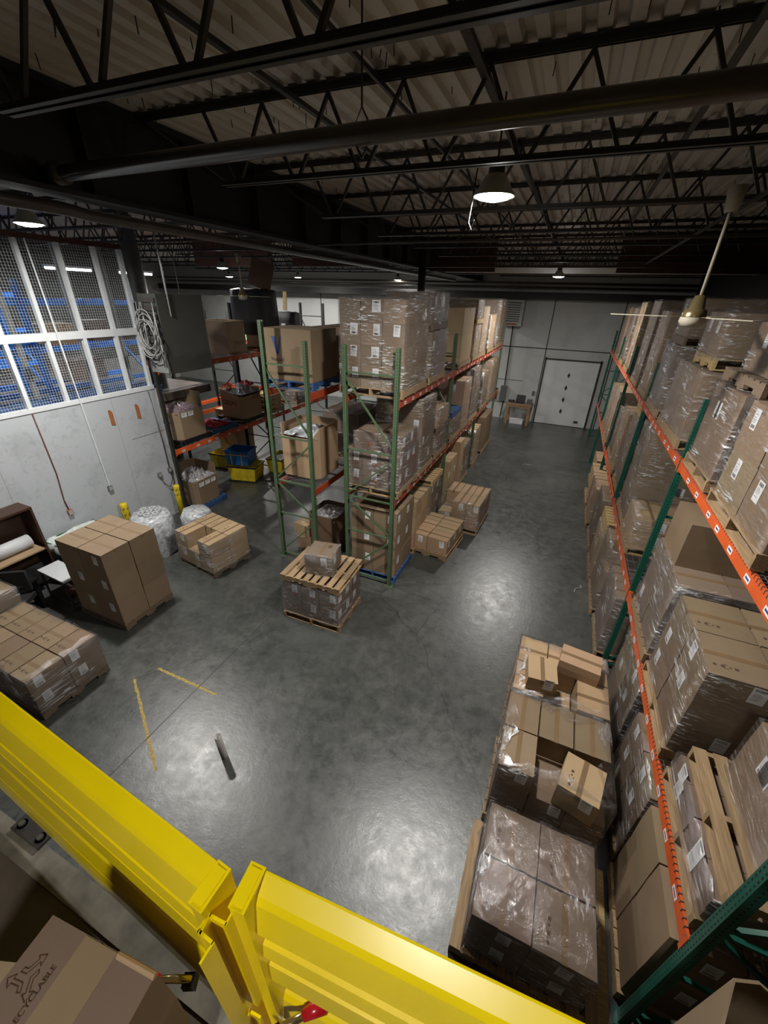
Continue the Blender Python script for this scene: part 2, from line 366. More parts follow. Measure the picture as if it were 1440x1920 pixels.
# girder along the left and its columns
mb = MB(); mb.box(-4.72, -4.40, -4, 22.4, 6.33, 6.37, 'girder'); mb.box(-4.58, -4.54, -4, 22.4, 6.37, 7.08, 'girder'); mb.box(-4.72, -4.40, -4, 22.4, 7.06, 7.11, 'girder')
gd = mk('roof_girder', mb, label='deep black steel girder carrying the left ends of the roof joists', cat='girder')
mb = MB()
for i in range(19): mb.box(-4.60, -4.42, .9 + i * 1.2, .92 + i * 1.2, 6.37, 7.06, 'girder')
mk('stiffener_plate', mb, parent=gd, kind='stuff')
for y, nm in ((11.6, 'dark round column between the tall loads of the middle racks'),):
    mb = MB(); mb.tube([(-3.95, y, 0), (-3.95, y, 6.9)], .1, 'girder', n=14); mk('steel_column', mb, smooth=True, label=nm, cat='column')
mb = MB(); mb.tube([(-10.15, 8.1, 0), (-10.15, 8.1, 7.1)], .19, 'col_grey', n=18); mk('steel_column', mb, smooth=True, label='grey round steel column at the end of the white mesh wall', cat='column')

# transverse boards hung near y=13.6
mb = MB(); mb.box(-4.4, -2.45, 13.6, 13.66, 6.3, 7.12, 'redbrown'); mk('hanging_board', mb, label='dark red-brown board hung under the roof left of the far lamp', cat='board')
mb = MB(); mb.box(.68, 4.2, 13.6, 13.66, 6.3, 7.12, 'redbrown'); mk('hanging_board', mb, label='dark red-brown board hung under the roof right of the far lamp', cat='board')
mb = MB(); mb.box(-4.4, 4.2, 15.3, 15.4, 6.36, 6.53, 'white_paint'); mb.box(-4.4, 4.2, 15.28, 15.42, 6.53, 6.58, 'redbrown'); mk('bulkhead_beam', mb, label='white painted bulkhead strip lit by the far ceiling lamp', cat='beam')
for i, x in enumerate((-8.5, -12.5)):
    mb = MB(); mb.box(x, x + 3.2, 12.4, 12.5, 6.35, 7.12, 'redbrown'); mk('hanging_board', mb, label=('second' if i else 'first') + ' dark board left of the girder above the far racks', cat='board')

# joists
ORD = ['first', 'second', 'third', 'fourth', 'fifth', 'sixth', 'seventh', 'eighth', 'ninth', 'tenth', 'eleventh', 'twelfth', 'thirteenth']
def chord(z, L0, L1, up):
    mb = MB(); s = .045
    for k in (-1, 1):
        mb.box(L0, L1, k * .012 if k > 0 else -.05, .05 if k > 0 else -.012, z, z + .006, 'joist')
        mb.box(L0, L1, (.012 if k > 0 else -.018), (.018 if k > 0 else -.012), z if up else z - s, z + s if up else z, 'joist')
    return mb
webme = None
for i in range(12):
    y = .25 + 1.84 * i
    if i == 0: y = .27
    e = link('roof_joist', None, (0, y, 6.5), label=f'{ORD[i]} open-web steel roof joist counting away from the camera', cat='joist', group='roof joists')
    def bc(): return chord(0.0, -3.42, 4.2, True).mesh('bottom_chord')
    def tcm(): return chord(.6, -4.5, 4.3, False).mesh('top_chord')
    link('bottom_chord', cached('bc', bc), parent=e); link('top_chord', cached('tc', tcm), parent=e)
    def rodm(dx):
        def f():
            mb = MB(); mb.bar((0, 0, .02), (dx, 0, .59), .026, .026, 'joist'); return mb.mesh('web_bar')
        return cached(('rod', dx), f)
    x = -3.25
    while x < 4.1:
        link('web_bar', rodm(-.30), (x - .03, 0, 0), parent=e); link('web_bar', rodm(.35), (x + .03, 0, 0), parent=e); x += .66
    # end bar up to the girder
    def eb():
        mb = MB(); mb.bar((-3.40, 0, .02), (-4.4, 0, .58), .035, .035, 'joist'); return mb.mesh('end_bar')
    link('end_bar', cached('eb', eb), parent=e)
    # left bay joist
    if i < 11:
        e2 = link('roof_joist', None, (0, y, 6.5), label=f'{ORD[i]} dark roof joist of the bay left of the girder', cat='joist', group='left bay roof joists')
        link('bottom_chord', cached('bc2', lambda: chord(0.0, -17, -5.6, True).mesh('bottom_chord')), parent=e2)
        link('top_chord', cached('tc2', lambda: chord(.6, -18, -4.7, False).mesh('top_chord')), parent=e2)
        def wl2():
            mb = MB(); x = -16.8
            while x < -5.5: mb.bar((x, 0, .02), (x + .32, 0, .59), .024, .024, 'joist'); mb.bar((x + .64, 0, .02), (x + .32, 0, .59), .024, .024, 'joist'); x += .64
            return mb.mesh('web_bars')
        link('web_bars', cached('wl2', wl2), parent=e2, kind='stuff')
# bridging bars along Y
for x, z, nm, w in ((-.95, 7.00, 'dark bridging bar under the joists, straight over the near lamp', .06), (-2.48, 7.00, 'dark bridging bar under the joists, left of the near lamp', .045),
                    (1.3, 6.5, 'dark bridging bar under the joists, over the right-hand rack', .03), (-1.75, 7.04, 'thin conduit tight under the deck between the two bridging bars', .025), (.6, 7.04, 'conduit strip tight under the deck over the aisle', .05)):
    mb = MB(); mb.box(x - w / 2, x + w / 2, -1, 22, z - .02, z + .012, 'joist'); mk('bridging_bar', mb, label=nm, cat='bar')
# sprinkler main
mb = MB(); mb.tube([(-4.6, 2.95, 6.45), (4.2, 2.95, 6.52)], .058, 'pipe', n=16); pm = mk('sprinkler_main', mb, smooth=True, label='thick dark sprinkler pipe crossing below the near roof joists', cat='pipe')
for x in (-4.35, .9, 3.4):
    mb = MB(); mb.tube([(x - .06, 2.95, 6.455), (x + .06, 2.95, 6.457)], .085, 'pipe', n=14); mk('pipe_coupling', mb, parent=pm, smooth=True)
for x in (-1.45, 1.9):
    mb = MB(); mb.tube([(x, 2.95, 6.36), (x - .075, 2.95, 6.48), (x, 2.95, 6.6), (x + .075, 2.95, 6.48), (x, 2.95, 6.36)], .008, 'joist', n=6); mb.tube([(x, 2.95, 6.6), (x, 2.95, 7.1)], .006, 'joist', n=6)
    mk('pipe_hanger', mb, parent=pm)
mb = MB(); mb.tube([(-4.62, -1, 6.2), (-4.62, 3.1, 6.24), (-4.75, 3.4, 6.24), (-4.75, 18, 6.24)], .055, 'pipe', n=12); mk('branch_pipe', mb, smooth=True, label='dark pipe following the underside of the long girder', cat='pipe')
for i, y in enumerate((7.2, 12.6, 16.0)):
    mb = MB(); mb.tube([(-4.5, y, 6.36), (4.2, y, 6.38)], .02, 'pipe', n=8); mk('branch_pipe', mb, smooth=True, label=['thin dark pipe crossing behind the near lamp', 'thin dark pipe crossing before the hanging boards', 'thin dark pipe crossing beyond the far lamp'][i], cat='pipe')

# ------------------------------------------------------------------ lamps
def lamp(loc, label, power=LAMP_W, r=.165, col=(1, .965, .91), drop=.65, real=True):
    e = link('ceiling_lamp', None, loc, label=label, cat='lamp', group='round high-bay lamps')
    mb = MB(); mb.lathe([(.05, .16), (.09, .13), (r * .9, .035), (r + .015, 0), (r + .015, -.008), (r, -.004), (r * .85, .035)], 'heater_light'); mk('lamp_shade', mb, parent=e, smooth=True)
    mb = MB(); mb.lathe([(.0, .25), (.06, .25), (.07, .13), (.05, .12)], 'ink'); mk('lamp_housing', mb, parent=e, smooth=True)
    mb = MB(); mb.lathe([(r * .97, .0), (r * .8, -.02), (r * .4, -.035), (.0005, -.04)], 'lens'); mk('lamp_lens', mb, parent=e, smooth=True)
    mb = MB(); mb.tube([(0, 0, .25), (0, 0, drop)], .008, 'joist', n=6); mk('lamp_stem', mb, parent=e)
    if power:
        l = bpy.data.lights.new('lamp_light', 'AREA'); l.shape = 'DISK'; l.size = r * 2; l.energy = power; l.color = col
        lo = bpy.data.objects.new('lamp_light', l); C.objects.link(lo); lo.parent = e; lo.location = (0, 0, -.05)
        l = bpy.data.lights.new('bulb_light', 'POINT'); l.energy = power * .022; l.color = col; l.shadow_soft_size = .05
        lo = bpy.data.objects.new('bulb_light', l); C.objects.link(lo); lo.parent = e; lo.location = (0, 0, -.11)
    return e
lamp((-.87, 4.32, 6.38), 'bright round lamp hanging over the centre aisle')
lamp((-7.0, 4.15, 6.33), 'bright round lamp hanging in front of the white mesh wall', LAMP_W * .95)
lamp((-.75, 14.6, 6.25), 'small round lamp beyond the hanging boards near the rear door', LAMP_W * .9)
lamp((.2, -1.7, 6.4), 'round lamp over the mezzanine behind the viewer', LAMP_W * .27)
lamp((-8.1, 20.3, 6.3), 'distant round lamp over the far middle racks, rightmost of the row', LAMP_W * .8, .17)
lamp((-12.9, 19.2, 6.3), 'distant round lamp over the far racks, middle of the row', LAMP_W * .8, .17)
lamp((-17.5, 19.6, 6.3), 'distant round lamp at the far left end of the row', LAMP_W * .5, .2)
lamp((-10.5, 11.5, 6.25), 'round lamp over the racks behind the V-marked carton', LAMP_W * 1.0, .17)
# hook and cable under near lamp
mb = MB(); mb.tube([(-1.0, 4.2, 6.62), (-1.02, 4.18, 6.3), (-1.03, 4.17, 6.18), (-1.0, 4.17, 6.13), (-.985, 4.17, 6.2)], .006, 'hole', n=6); mk('cable_hook', mb, label='dangling cable hook just left of the bright near lamp', cat='hook')

# ------------------------------------------------------------------ pallets
def pallet(label, x, y, z, Wx, Dy, rot=0, mat='pallet_wood', fine=False, along='x', cat='pallet', group=None, tilt=(0, 0)):
    """x,y = centre; boards run along x (stringers along y) unless along == 'y'"""
    e = link('pallet', None, (x, y, z), (tilt[0], tilt[1], rot + (math.pi / 2 if along == 'y' else 0)), label=label, cat=cat, group=group)
    if along == 'y': Wx, Dy = Dy, Wx
    parts = []
    n = max(5, int(round(Dy / .145))); bw = Dy / n * .72
    for i in range(n):
        yy = -Dy / 2 + bw / 2 + (Dy - bw) * i / (n - 1); parts.append(('deck_board', (0, yy, .132), (Wx, bw, .016)))
    for yy in (-Dy / 2 + .045, 0, Dy / 2 - .045): parts.append(('bottom_board', (0, yy, .008), (Wx, .09, .016)))
    for xx in (-Wx / 2 + .022, 0, Wx / 2 - .022): parts.append(('stringer', (xx, 0, .07), (.042, Dy, .108)))
    if fine:
        for nm, p, d in parts:
            def f(d=d, nm=nm):
                q = MB(); a, b2, c = d[0] / 2, d[1] / 2, d[2] / 2
                if nm == 'stringer':
                    for y0, y1, z0 in ((-b2, -b2 * .62, -c), (-b2 * .62, -b2 * .2, -c * .2), (-b2 * .2, b2 * .2, -c), (b2 * .2, b2 * .62, -c * .2), (b2 * .62, b2, -c)): q.box(-a, a, y0, y1, z0, c, mat)
                else: q.box(-a, a, -b2, b2, -c, c, mat)
                return q.mesh(nm)
            link(nm, cached((nm, mat, round(d[0], 3), round(d[1], 3)), f), (p[0], p[1] + R.uniform(-.006, .006), p[2]), (0, 0, R.uniform(-.01, .01)), parent=e)
    else:
        def f():
            q = MB()
            for nm, p, d in parts: q.box(p[0] - d[0] / 2, p[0] + d[0] / 2, p[1] - d[1] / 2, p[1] + d[1] / 2, p[2] - d[2] / 2, p[2] + d[2] / 2, mat)
            return q.mesh('pallet_frame')
        link('pallet_frame', cached(('pf', mat, round(Wx, 3), round(Dy, 3)), f), parent=e)
    return e
# ------------------------------------------------------------------ cartons
def carton_mesh(w, d, h, mat, axis):
    def f():
        q = MB(); a, b2 = w / 2, d / 2; g = .003
        # walls with slight bulge
        zs = (0, h * .5, h - .004); bl = (0, .004, 0); vs = []
        for z, k in zip(zs, bl): vs += [(-a - k, -b2 - k, z), (a + k, -b2 - k, z), (a + k, b2 + k, z), (-a - k, b2 + k, z)]
        fs = [(0, 3, 2, 1), (8, 9, 10, 11)]
        for r in (0, 4):
            for j in range(4): fs.append((r + j, r + (j + 1) % 4, r + 4 + (j + 1) % 4, r + 4 + j))
        q.add(vs, fs, mat)
        if axis == 'x':   # flaps meet on a seam along x
            q.box(-a, a, -b2, -g, h - .004, h, mat); q.box(-a, a, g, b2, h - .004, h, mat)
        else:
            q.box(-a, -g, -b2, b2, h - .004, h, mat); q.box(g, a, -b2, b2, h - .004, h, mat)
        return q.mesh('carton_body')
    return cached(('cb', round(w, 3), round(d, 3), round(h, 3), mat, axis), f)
def tape_mesh(w, d, h, axis, tm='tape'):
    def f():
        q = MB(); t = .026; a, b2 = w / 2, d / 2; o = .0012
        if axis == 'x':
            q.box(-a - o, a + o, -t, t, h, h + o, tm); q.box(-a - .004, -a - .0015, -t, t, h - .07, h, tm); q.box(a + .0015, a + .004, -t, t, h - .07, h, tm)
        else:
            q.box(-t, t, -b2 - o, b2 + o, h, h + o, tm); q.box(-t, t, -b2 - .004, -b2 - .0015, h - .07, h, tm); q.box(-t, t, b2 + .0015, b2 + .004, h - .07, h, tm)
        return q.mesh('packing_tape')
    return cached(('tp', round(w, 3), round(d, 3), round(h, 3), axis), f)
def sticker_mesh(v):
    def f():
        q = MB(); a, c = (.058, .088) if v < 2 else (.085, .06)
        q.box(-a, a, -.0012, 0, -c, c, 'paper'); y = -.0018
        def r(x0, x1, z0, z1, m='ink'): q.add([(x0, y, z0), (x1, y, z0), (x1, y, z1), (x0, y, z1)], [(0, 1, 2, 3)], m)
        s = 1 if v % 2 == 0 else -1
        zz = sorted((s * c * .85, s * c * .5)); n = 9
        for i in range(n): r(-a * .7 + i * a * 1.4 / n, -a * .7 + (i + .55) * a * 1.4 / n, zz[0], zz[1])
        for i, k in enumerate((.3, .15, 0, -.2, -.5)):
            r(-a * .75, a * (.2 + .5 * ((i * 7) % 3) / 3), s * c * k - .002, s * c * k + .002, 'ink')
        return q.mesh('shipping_label')
    return cached(('st', v), f)
def mark_mesh(v):
    def f():
        q = MB()
        if v == 0:      # row of little handling icons
            for i, (k, wz) in enumerate(((0, .03), (.06, .034), (.115, .02), (.16, .03))):
                n = 10; vs = [(k - .08 + wz / 2 * math.cos(6.283 * j / n) * (1 if i % 2 == 0 else .6), wz / 2 * math.sin(6.283 * j / n), .0006) for j in range(n)]
                if i % 2 == 0: q.add(vs, [tuple(range(n))], 'ink_brown')
                else: q.box(k - .095, k - .065, -.014, .014, 0, .0006, 'ink_brown')
            for s in (-.022, .022): q.box(-.02, .02, s - .003, s + .003, 0, .0006, 'ink_brown')
        elif v == 1:    # square print block
            q.box(-.035, .035, -.05, .05, 0, .0006, 'ink_brown'); q.box(-.028, .028, -.04, .04, .0006, .0009, 'card_edge')
        return q.mesh('printed_mark')
    return cached(('mk', v), f)
def redmark_mesh():
    def f():
        q = MB()
        q.box(-.04, .04, -.001, 0, -.045, .045, 'red_print'); q.box(-.018, .018, -.0015, -.001, -.025, .025, 'card'); q.box(-.06, .08, -.001, 0, .07, .082, 'ink_brown')
        return q.mesh('printed_mark')
    return cached('rm', f)
def carton(x, y, z, w, d, h, label, group=None, mat='card', axis='x', rot=0, side=None, stk=0, mark=None, tape=True, name='cardboard_box', cat='box', T=None, red=None, tilt=(0, 0), stpos=(.25, .25), stk2=None):
    loc = Vector((x, y, z)); rz = rot
    if T: loc = T @ loc; rz += T.to_euler().z
    o = link(name, carton_mesh(w, d, h, mat, axis), loc, (tilt[0], tilt[1], rz), label=label, cat=cat, group=group)
    if tape: link('packing_tape', tape_mesh(w, d, h, axis), parent=o)
    for sd in (side or ''):
        k = R.choice((0, 1)) if stk == 0 else stk - 1
        v = stpos[1] * h
        if sd == 'f': link('shipping_label', sticker_mesh(k), (w * stpos[0] * R.uniform(.6, 1.05), -d / 2 - .0045, h / 2 + v), (0, R.uniform(-.06, .06), 0), parent=o)
        if sd == 'r': link('shipping_label', sticker_mesh(k), (w / 2 + .0045, -d * stpos[0] * R.uniform(.6, 1.05), h / 2 + v), (0, 0, math.pi / 2), parent=o)
        if sd == 'l': link('shipping_label', sticker_mesh(k), (-w / 2 - .0045, d * stpos[0] * R.uniform(.2, 1.05), h / 2 + v), (0, 0, -math.pi / 2), parent=o)
    if mark is not None:
        if mark == 0: link('printed_mark', mark_mesh(0), ((-w * .2, -d * .26, h + .0004) if axis == 'x' else (-w * .26, -d * .15, h + .0004)), (0, 0, 0 if axis == 'x' else math.pi / 2), parent=o)
        else: link('printed_mark', mark_mesh(1), (w * .2, d * .25, h + .0004), (0, 0, 0), parent=o)
    for sd in (red or ''):
        if sd == 'f': link('printed_mark', redmark_mesh(), (w * .2, -d / 2 - .0045, h * .4), parent=o)
        if sd == 'r': link('printed_mark', redmark_mesh(), (w / 2 + .0045, 0, h * .4), (0, 0, math.pi / 2), parent=o)
    return o

def film(label, x0, x1, y0, y1, z0, z1, T=None, rim=.05, amp=.012, group=None, top=False, seed=0):
    """clear stretch film round a load: wrinkled skirt with a ragged rim folded over the top edge"""
    r = random.Random(seed + int(x0 * 31 + y0 * 57)); o = .012
    c = [(x0 - o, y0 - o), (x1 + o, y0 - o), (x1 + o, y1 + o), (x0 - o, y1 + o)]; ring = []
    for i in range(4):
        a, b2 = Vector(c[i]), Vector(c[(i + 1) % 4]); n = max(4, int((b2 - a).length / .11)); nn = Vector(((b2 - a).y, -(b2 - a).x)).normalized()
        for j in range(n): ring.append((a + (b2 - a) * j / n, nn if j else Vector((0, 0)), Vector(((x0 + x1) / 2, (y0 + y1) / 2))))
    nz = max(3, int((z1 - z0) / .12)); vs = []
    for k in range(nz + 1):
        z = z0 + (z1 + .012 - z0) * k / nz
        for p, nn, cc in ring:
            q = p + nn * abs(r.gauss(0, amp)) * (1 if 0 < k < nz else .4)
            vs.append((q.x, q.y, z + (r.uniform(-.03, .015) if k == 0 else 0)))
    if rim:
        for p, nn, cc in ring:
            q = p + (cc - p).normalized() * r.uniform(rim * .5, rim * 1.8); vs.append((q.x, q.y, z1 + .02 + r.uniform(0, .02)))
    N = len(ring); fs = []
    for k in range(nz + (1 if rim else 0)):
        for j in range(N): a = k * N + j; b2 = k * N + (j + 1) % N; fs.append((a, b2, b2 + N, a + N))
    if top: fs.append(tuple(range((nz + (1 if rim else 0)) * N, (nz + (1 if rim else 0)) * N + N)))
    if T: vs = [T @ Vector(v) for v in vs]
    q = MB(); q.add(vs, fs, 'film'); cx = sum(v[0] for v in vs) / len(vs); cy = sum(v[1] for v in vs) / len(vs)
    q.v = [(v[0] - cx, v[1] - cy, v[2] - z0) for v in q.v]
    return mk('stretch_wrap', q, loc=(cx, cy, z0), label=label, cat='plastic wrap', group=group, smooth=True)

def posx(i, n):
    return ['leftmost', 'second left', 'middle', 'second right', 'rightmost'][i] if n == 5 else (['leftmost', 'second left', 'second right', 'rightmost'][i] if n == 4 else posname(i, n, 'left', 'right', 'centre'))
LAY = {1: ['only'], 2: ['bottom', 'top'], 3: ['bottom', 'middle', 'top'], 4: ['bottom', 'second', 'third', 'top'], 5: ['bottom', 'second', 'third', 'fourth', 'top']}
def posname(i, n, a, b_, mid):
    if n == 1: return ''
    if i == 0: return a
    if i == n - 1: return b_
    return mid if n == 3 else ('second ' + a if i == 1 else 'second ' + b_)
NB = [0]; CN = [0]; CIDS = {}
HID = set([16, 17, 18, 19, 20, 22, 26, 27, 29, 30, 61, 63, 64, 101, 102, 106, 114, 119, 121, 122, 125, 126, 129, 130, 132, 133, 135, 138, 141, 143, 145, 148, 151, 153, 155, 158, 162, 164, 167, 169, 171, 173, 175, 177, 180, 183, 185, 187, 188, 190, 193, 195, 196, 197, 206, 216, 219, 226, 243, 246, 249, 251, 270, 282, 285, 287, 297, 299, 320, 321, 322, 325, 326, 327, 330, 342, 344, 345, 348, 350, 352, 356, 358, 368, 369, 371, 372, 378, 381, 389, 412, 413, 415, 416, 433, 436, 441, 476, 477, 478, 479, 482])
def load(desc, x0, y0, z0, Wx, Dy, nx, ny, nz, h, pal='pallet_wood', wrap=False, rot=0, mat='card', axis='x', see='fr', st='f', stp=.5, mark=None, skip=(), fine=False, inset=.02, marktop=True, red=None, rim=.05, tape=True, topvis=True, palong='x', stpos=(.25, .2), wraptop=False, name='cardboard_box', gap=.004):
    T = None
    if rot:
        cx, cy = x0 + Wx / 2, y0 + Dy / 2; T = Matrix.Translation((cx, cy, 0)) @ Matrix.Rotation(rot, 4, 'Z') @ Matrix.Translation((-cx, -cy, 0))
    zb = z0
    if pal:
        pallet(('blue' if 'blue' in pal else 'wooden') + ' pallet under ' + desc, x0 + Wx / 2, y0 + Dy / 2, z0, Wx + inset * 2, Dy + inset * 2, rot, pal, fine, palong); zb = z0 + .141
    w, d = Wx / nx, Dy / ny
    for k in range(nz):
        for j in range(ny):
            for i in range(nx):
                if (i, j, k) in skip: continue
                vis = (k == nz - 1 and topvis) or ('f' in see and j == 0) or ('r' in see and i == nx - 1) or ('l' in see and i == 0)
                if any((i, j, kk) in skip for kk in range(k + 1, nz)): vis = True
                if not vis: continue
                cid = CN[0]; CN[0] += 1
                if cid in HID: continue
                lay = LAY[nz][k] + ' layer' if nz > 1 else 'single layer'
                p = (posname(j, ny, 'near', 'far', 'middle') + ' ' + posx(i, nx)).strip()
                col = {'card': 'brown', 'card_light': 'light kraft', 'card_pink': 'dull brown', 'card_dark': 'dark'}[mat]
                sides = ''.join(s for s in st if ((s == 'f' and j == 0) or (s == 'r' and i == nx - 1) or (s == 'l' and i == 0)) and R.random() < stp)
                carton(x0 + w * (i + .5) + R.uniform(-.004, .004), y0 + d * (j + .5) + R.uniform(-.004, .004), zb + h * k, w - .012 - gap, d - .012 - gap, h - .001,
                       f'{col} carton, {lay}{" " + p if p else ""}, {desc}', f'cartons of {desc}', mat, axis, 0, sides, 0, mark if (k == nz - 1 and marktop) else None, tape=(k == nz - 1) and tape, T=T, red=red, stpos=stpos, name=name)
                NB[0] += 1
    if wrap: film('clear stretch wrap around ' + desc, x0, x0 + Wx, y0, y0 + Dy, zb - .03, zb + h * nz, T, rim, top=wraptop)
    return zb + h * nz

# ------------------------------------------------------------------ pallet racks
def post_mesh(H, mat, aisle, holes):
    def f():
        q = MB(); w = .075; t = .004
        s = -1 if aisle == 'l' else 1
        q.box(-w / 2, w / 2, -w / 2, -w / 2 + t, 0, H, mat); q.box(-w / 2, w / 2, w / 2 - t, w / 2, 0, H, mat)
        q.box(s * w / 2 - (t if s > 0 else 0), s * w / 2 + (0 if s > 0 else t), -w / 2, w / 2, 0, H, mat)
        q.box(-.075, .075, -.06, .06, 0, .008, mat)
        if holes:
            z = .1
            while z < H - .05:
                xx = s * (w / 2 + .0008)
                for yy in (-.018, .018):
                    a = [(xx, yy - .007, z + .012), (xx, yy + .007, z + .012), (xx, yy + .004, z - .012), (xx, yy - .004, z - .012)]
                    q.add(a, [(0, 1, 2, 3)], 'hole')
                q.add([(-.006, -w / 2 - .0008, z - .008), (.006, -w / 2 - .0008, z - .008), (.006, -w / 2 - .0008, z + .008), (-.006, -w / 2 - .0008, z + .008)], [(0, 1, 2, 3)], 'hole')
                z += .05
        return q.mesh('upright_post')
    return cached(('post', H, mat, aisle, holes), f)
def rack(label, x0, x1, ys, H, levels, pm, bm, aisle, decks=(), holes=2, hs=None, stickers=True, dz=.10, back0=0):
    e = link('pallet_rack', None, (0, 0, 0), label=label, cat='rack')
    for n, y in enumerate(ys):
        hh = H if not hs else hs[n]
        for x, fr in ((x0, 'l'), (x1, 'r')):
            link('upright_post', post_mesh(hh[0 if fr == 'l' else 1] if isinstance(hh, tuple) else hh, pm, fr, n < holes), (x + (.0375 if fr == 'l' else -.0375), y + (back0 if n == 0 and fr == 'l' else 0), 0), parent=e)
        hh = min(hh) if isinstance(hh, tuple) else hh
        a, b_ = x0 + .06, x1 - .06
        for z in (.12, 1.2, 2.0, 3.0, hh - .45):
            mb = MB(); mb.bar((a, y + (back0 if n == 0 else 0), z), (b_, y, z), .03, .03, pm); mk('cross_brace', mb, parent=e)
        for z0, z1 in ((.2, 1.1), (1.95, 1.25), (2.05, 2.9), (hh - .55, 3.1)):
            mb = MB(); mb.bar((a, y + (back0 if n == 0 else 0), z0), (b_, y, z1), .03, .03, pm); mk('diagonal_brace', mb, parent=e)
    for lv in levels:
        for n in range(len(ys) - 1):
            ya0, yb = ys[n] + .04, ys[n + 1] - .04
            for x, s in ((x0, 1), (x1, -1)):
                ya = ya0 + (back0 if n == 0 and s > 0 else 0); Lb = yb - ya
                def f(Lb=Lb, s=s):
                    q = MB(); q.box(0 if s > 0 else -.045, .045 if s > 0 else 0, 0, Lb, 0, dz, bm); q.box(0 if s > 0 else -.022, .022 if s > 0 else 0, 0, Lb, dz, dz + .035, bm)
                    q.box(-.004 if s > 0 else -.05, .05 if s > 0 else .004, -.012, .02, -.03, dz + .06, bm); q.box(-.004 if s > 0 else -.05, .05 if s > 0 else .004, Lb - .02, Lb + .012, -.03, dz + .06, bm)
                    return q.mesh('load_beam')
                bo = link('load_beam', cached(('beam', round(Lb, 3), s, bm, dz), f), (x, ya, lv), parent=e)
                if stickers and ((s > 0) == (aisle == 'l')):
                    k = int(Lb / .42)
                    for j in range(k):
                        def g():
                            q = MB(); q.box(-.001, 0, -.05, .05, -.026, .026, 'paper'); q.add([(-.0015, -.035, -.008), (-.0015, .035, -.008), (-.0015, .035, .01), (-.0015, -.035, .01)], [(0, 1, 2, 3)], 'blue_print'); return q.mesh('bay_label')
                        link('bay_label', cached('bay', g), (-.001 if s > 0 else .001, .25 + j * .42 + R.uniform(-.08, .08), dz * .5), (0, 0, 0 if s > 0 else math.pi), parent=bo)
    for n, lv in decks:
        ya, yb = ys[n] + .06 + (.3 if n == 0 and back0 else 0), ys[n + 1] - .06
        q = MB(); z = lv + dz + .04; y = ya
        while y < yb:
            q.box(x0 + .0, x1 - .0, y - .0025, y + .0025, z, z + .005, 'wire'); 
            for xx in ((x0 - .005),): q.box(xx, xx + .005, y - .0025, y + .0025, z - .035, z + .005, 'wire' if aisle == 'l' else 'wire')
            y += .05
        x = x0 + .05
        while x < x1: q.box(x, x + .005, ya, yb, z - .005, z, 'wire'); x += .1
        mk('wire_deck', q, parent=e, kind='stuff')
        q = MB()
        for yy in [ya + .3 + i * .6 for i in range(int((yb - ya) / .6))]: q.box(x0 + .04, x1 - .04, yy - .02, yy + .02, z - .03, z - .006, 'steel')
        mk('deck_support', q, parent=e, kind='stuff')
    return e
YD = [1.85, 6.1, 9.75, 13.45, 17.1, 20.75]
rack('long right-hand rack with dark green uprights and orange beams along the aisle', 1.63, 2.72, YD, 4.6, (1.53, 3.70), 'dark_green_post', 'orange', 'l', decks=((0, 1.53), (1, 1.53), (0, 3.70), (1, 3.70), (2, 3.7)), holes=3)
YA = [6.57, 10.35, 14.15, 18.05]
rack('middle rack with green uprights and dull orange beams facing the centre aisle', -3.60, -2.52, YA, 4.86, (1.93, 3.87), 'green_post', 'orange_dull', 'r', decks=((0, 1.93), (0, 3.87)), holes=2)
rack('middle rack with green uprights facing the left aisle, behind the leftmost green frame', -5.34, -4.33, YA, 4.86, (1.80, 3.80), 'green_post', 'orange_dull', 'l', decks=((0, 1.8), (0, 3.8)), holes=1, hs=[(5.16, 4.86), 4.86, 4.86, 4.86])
YC = [7.0, 10.86, 14.7]
rack('left rack with black uprights and orange beams beyond the white wall end', -9.9, -8.82, YC, 5.3, (1.80, 3.84), 'black_post', 'orange', 'r', decks=((0, 1.8), (0, 3.84)), holes=1, back0=.62)
rack('further black rack behind the left rack, seen through its bays', -12.3, -11.2, [9.5, 12.2, 14.9], 5.0, (1.8, 3.84), 'black_post', 'orange', 'r', holes=0, stickers=False)

# ------------------------------------------------------------------ loads on the floor, left side
load('low wrapped load by the rail corner', -7.75, 1.55, 0, 1.85, 1.0, 5, 2, 2, .32, wrap=True, axis='x', mark=0, see='fr', st='fr', stp=.3, fine=True, rim=.09, mat='card', inset=.0, pal='pallet_grey')
load('wrapped load at the left edge', -8.80, 1.50, 0, 1.0, 1.05, 2, 2, 3, .31, wrap=True, mark=0, see='fr', st='f', stp=.5, rim=.09)
load('dull load hidden behind the yellow rail', -6.95, .15, 0, 1.0, 1.15, 2, 2, 2, .34, wrap=True, see='fr', mat='card_pink', st='')
load('tall bare load by the white wall', -7.62, 3.26, 0, 1.2, 1.04, 2, 2, 3, .51, wrap=False, see='fr', st='f', stp=.6, fine=True, tape=True, mat='card', topvis=True, inset=.0, pal='pallet_grey')
load('low load beside the plastic rolls', -7.22, 5.22, 0, 1.18, 1.02, 3, 2, 2, .36, wrap=True, rot=-.14, axis='y', mat='card_light', mark=0, st='f', stp=.7, fine=True, skip=((1, 0, 1),), rim=.03, inset=.0, pal='pallet_grey')
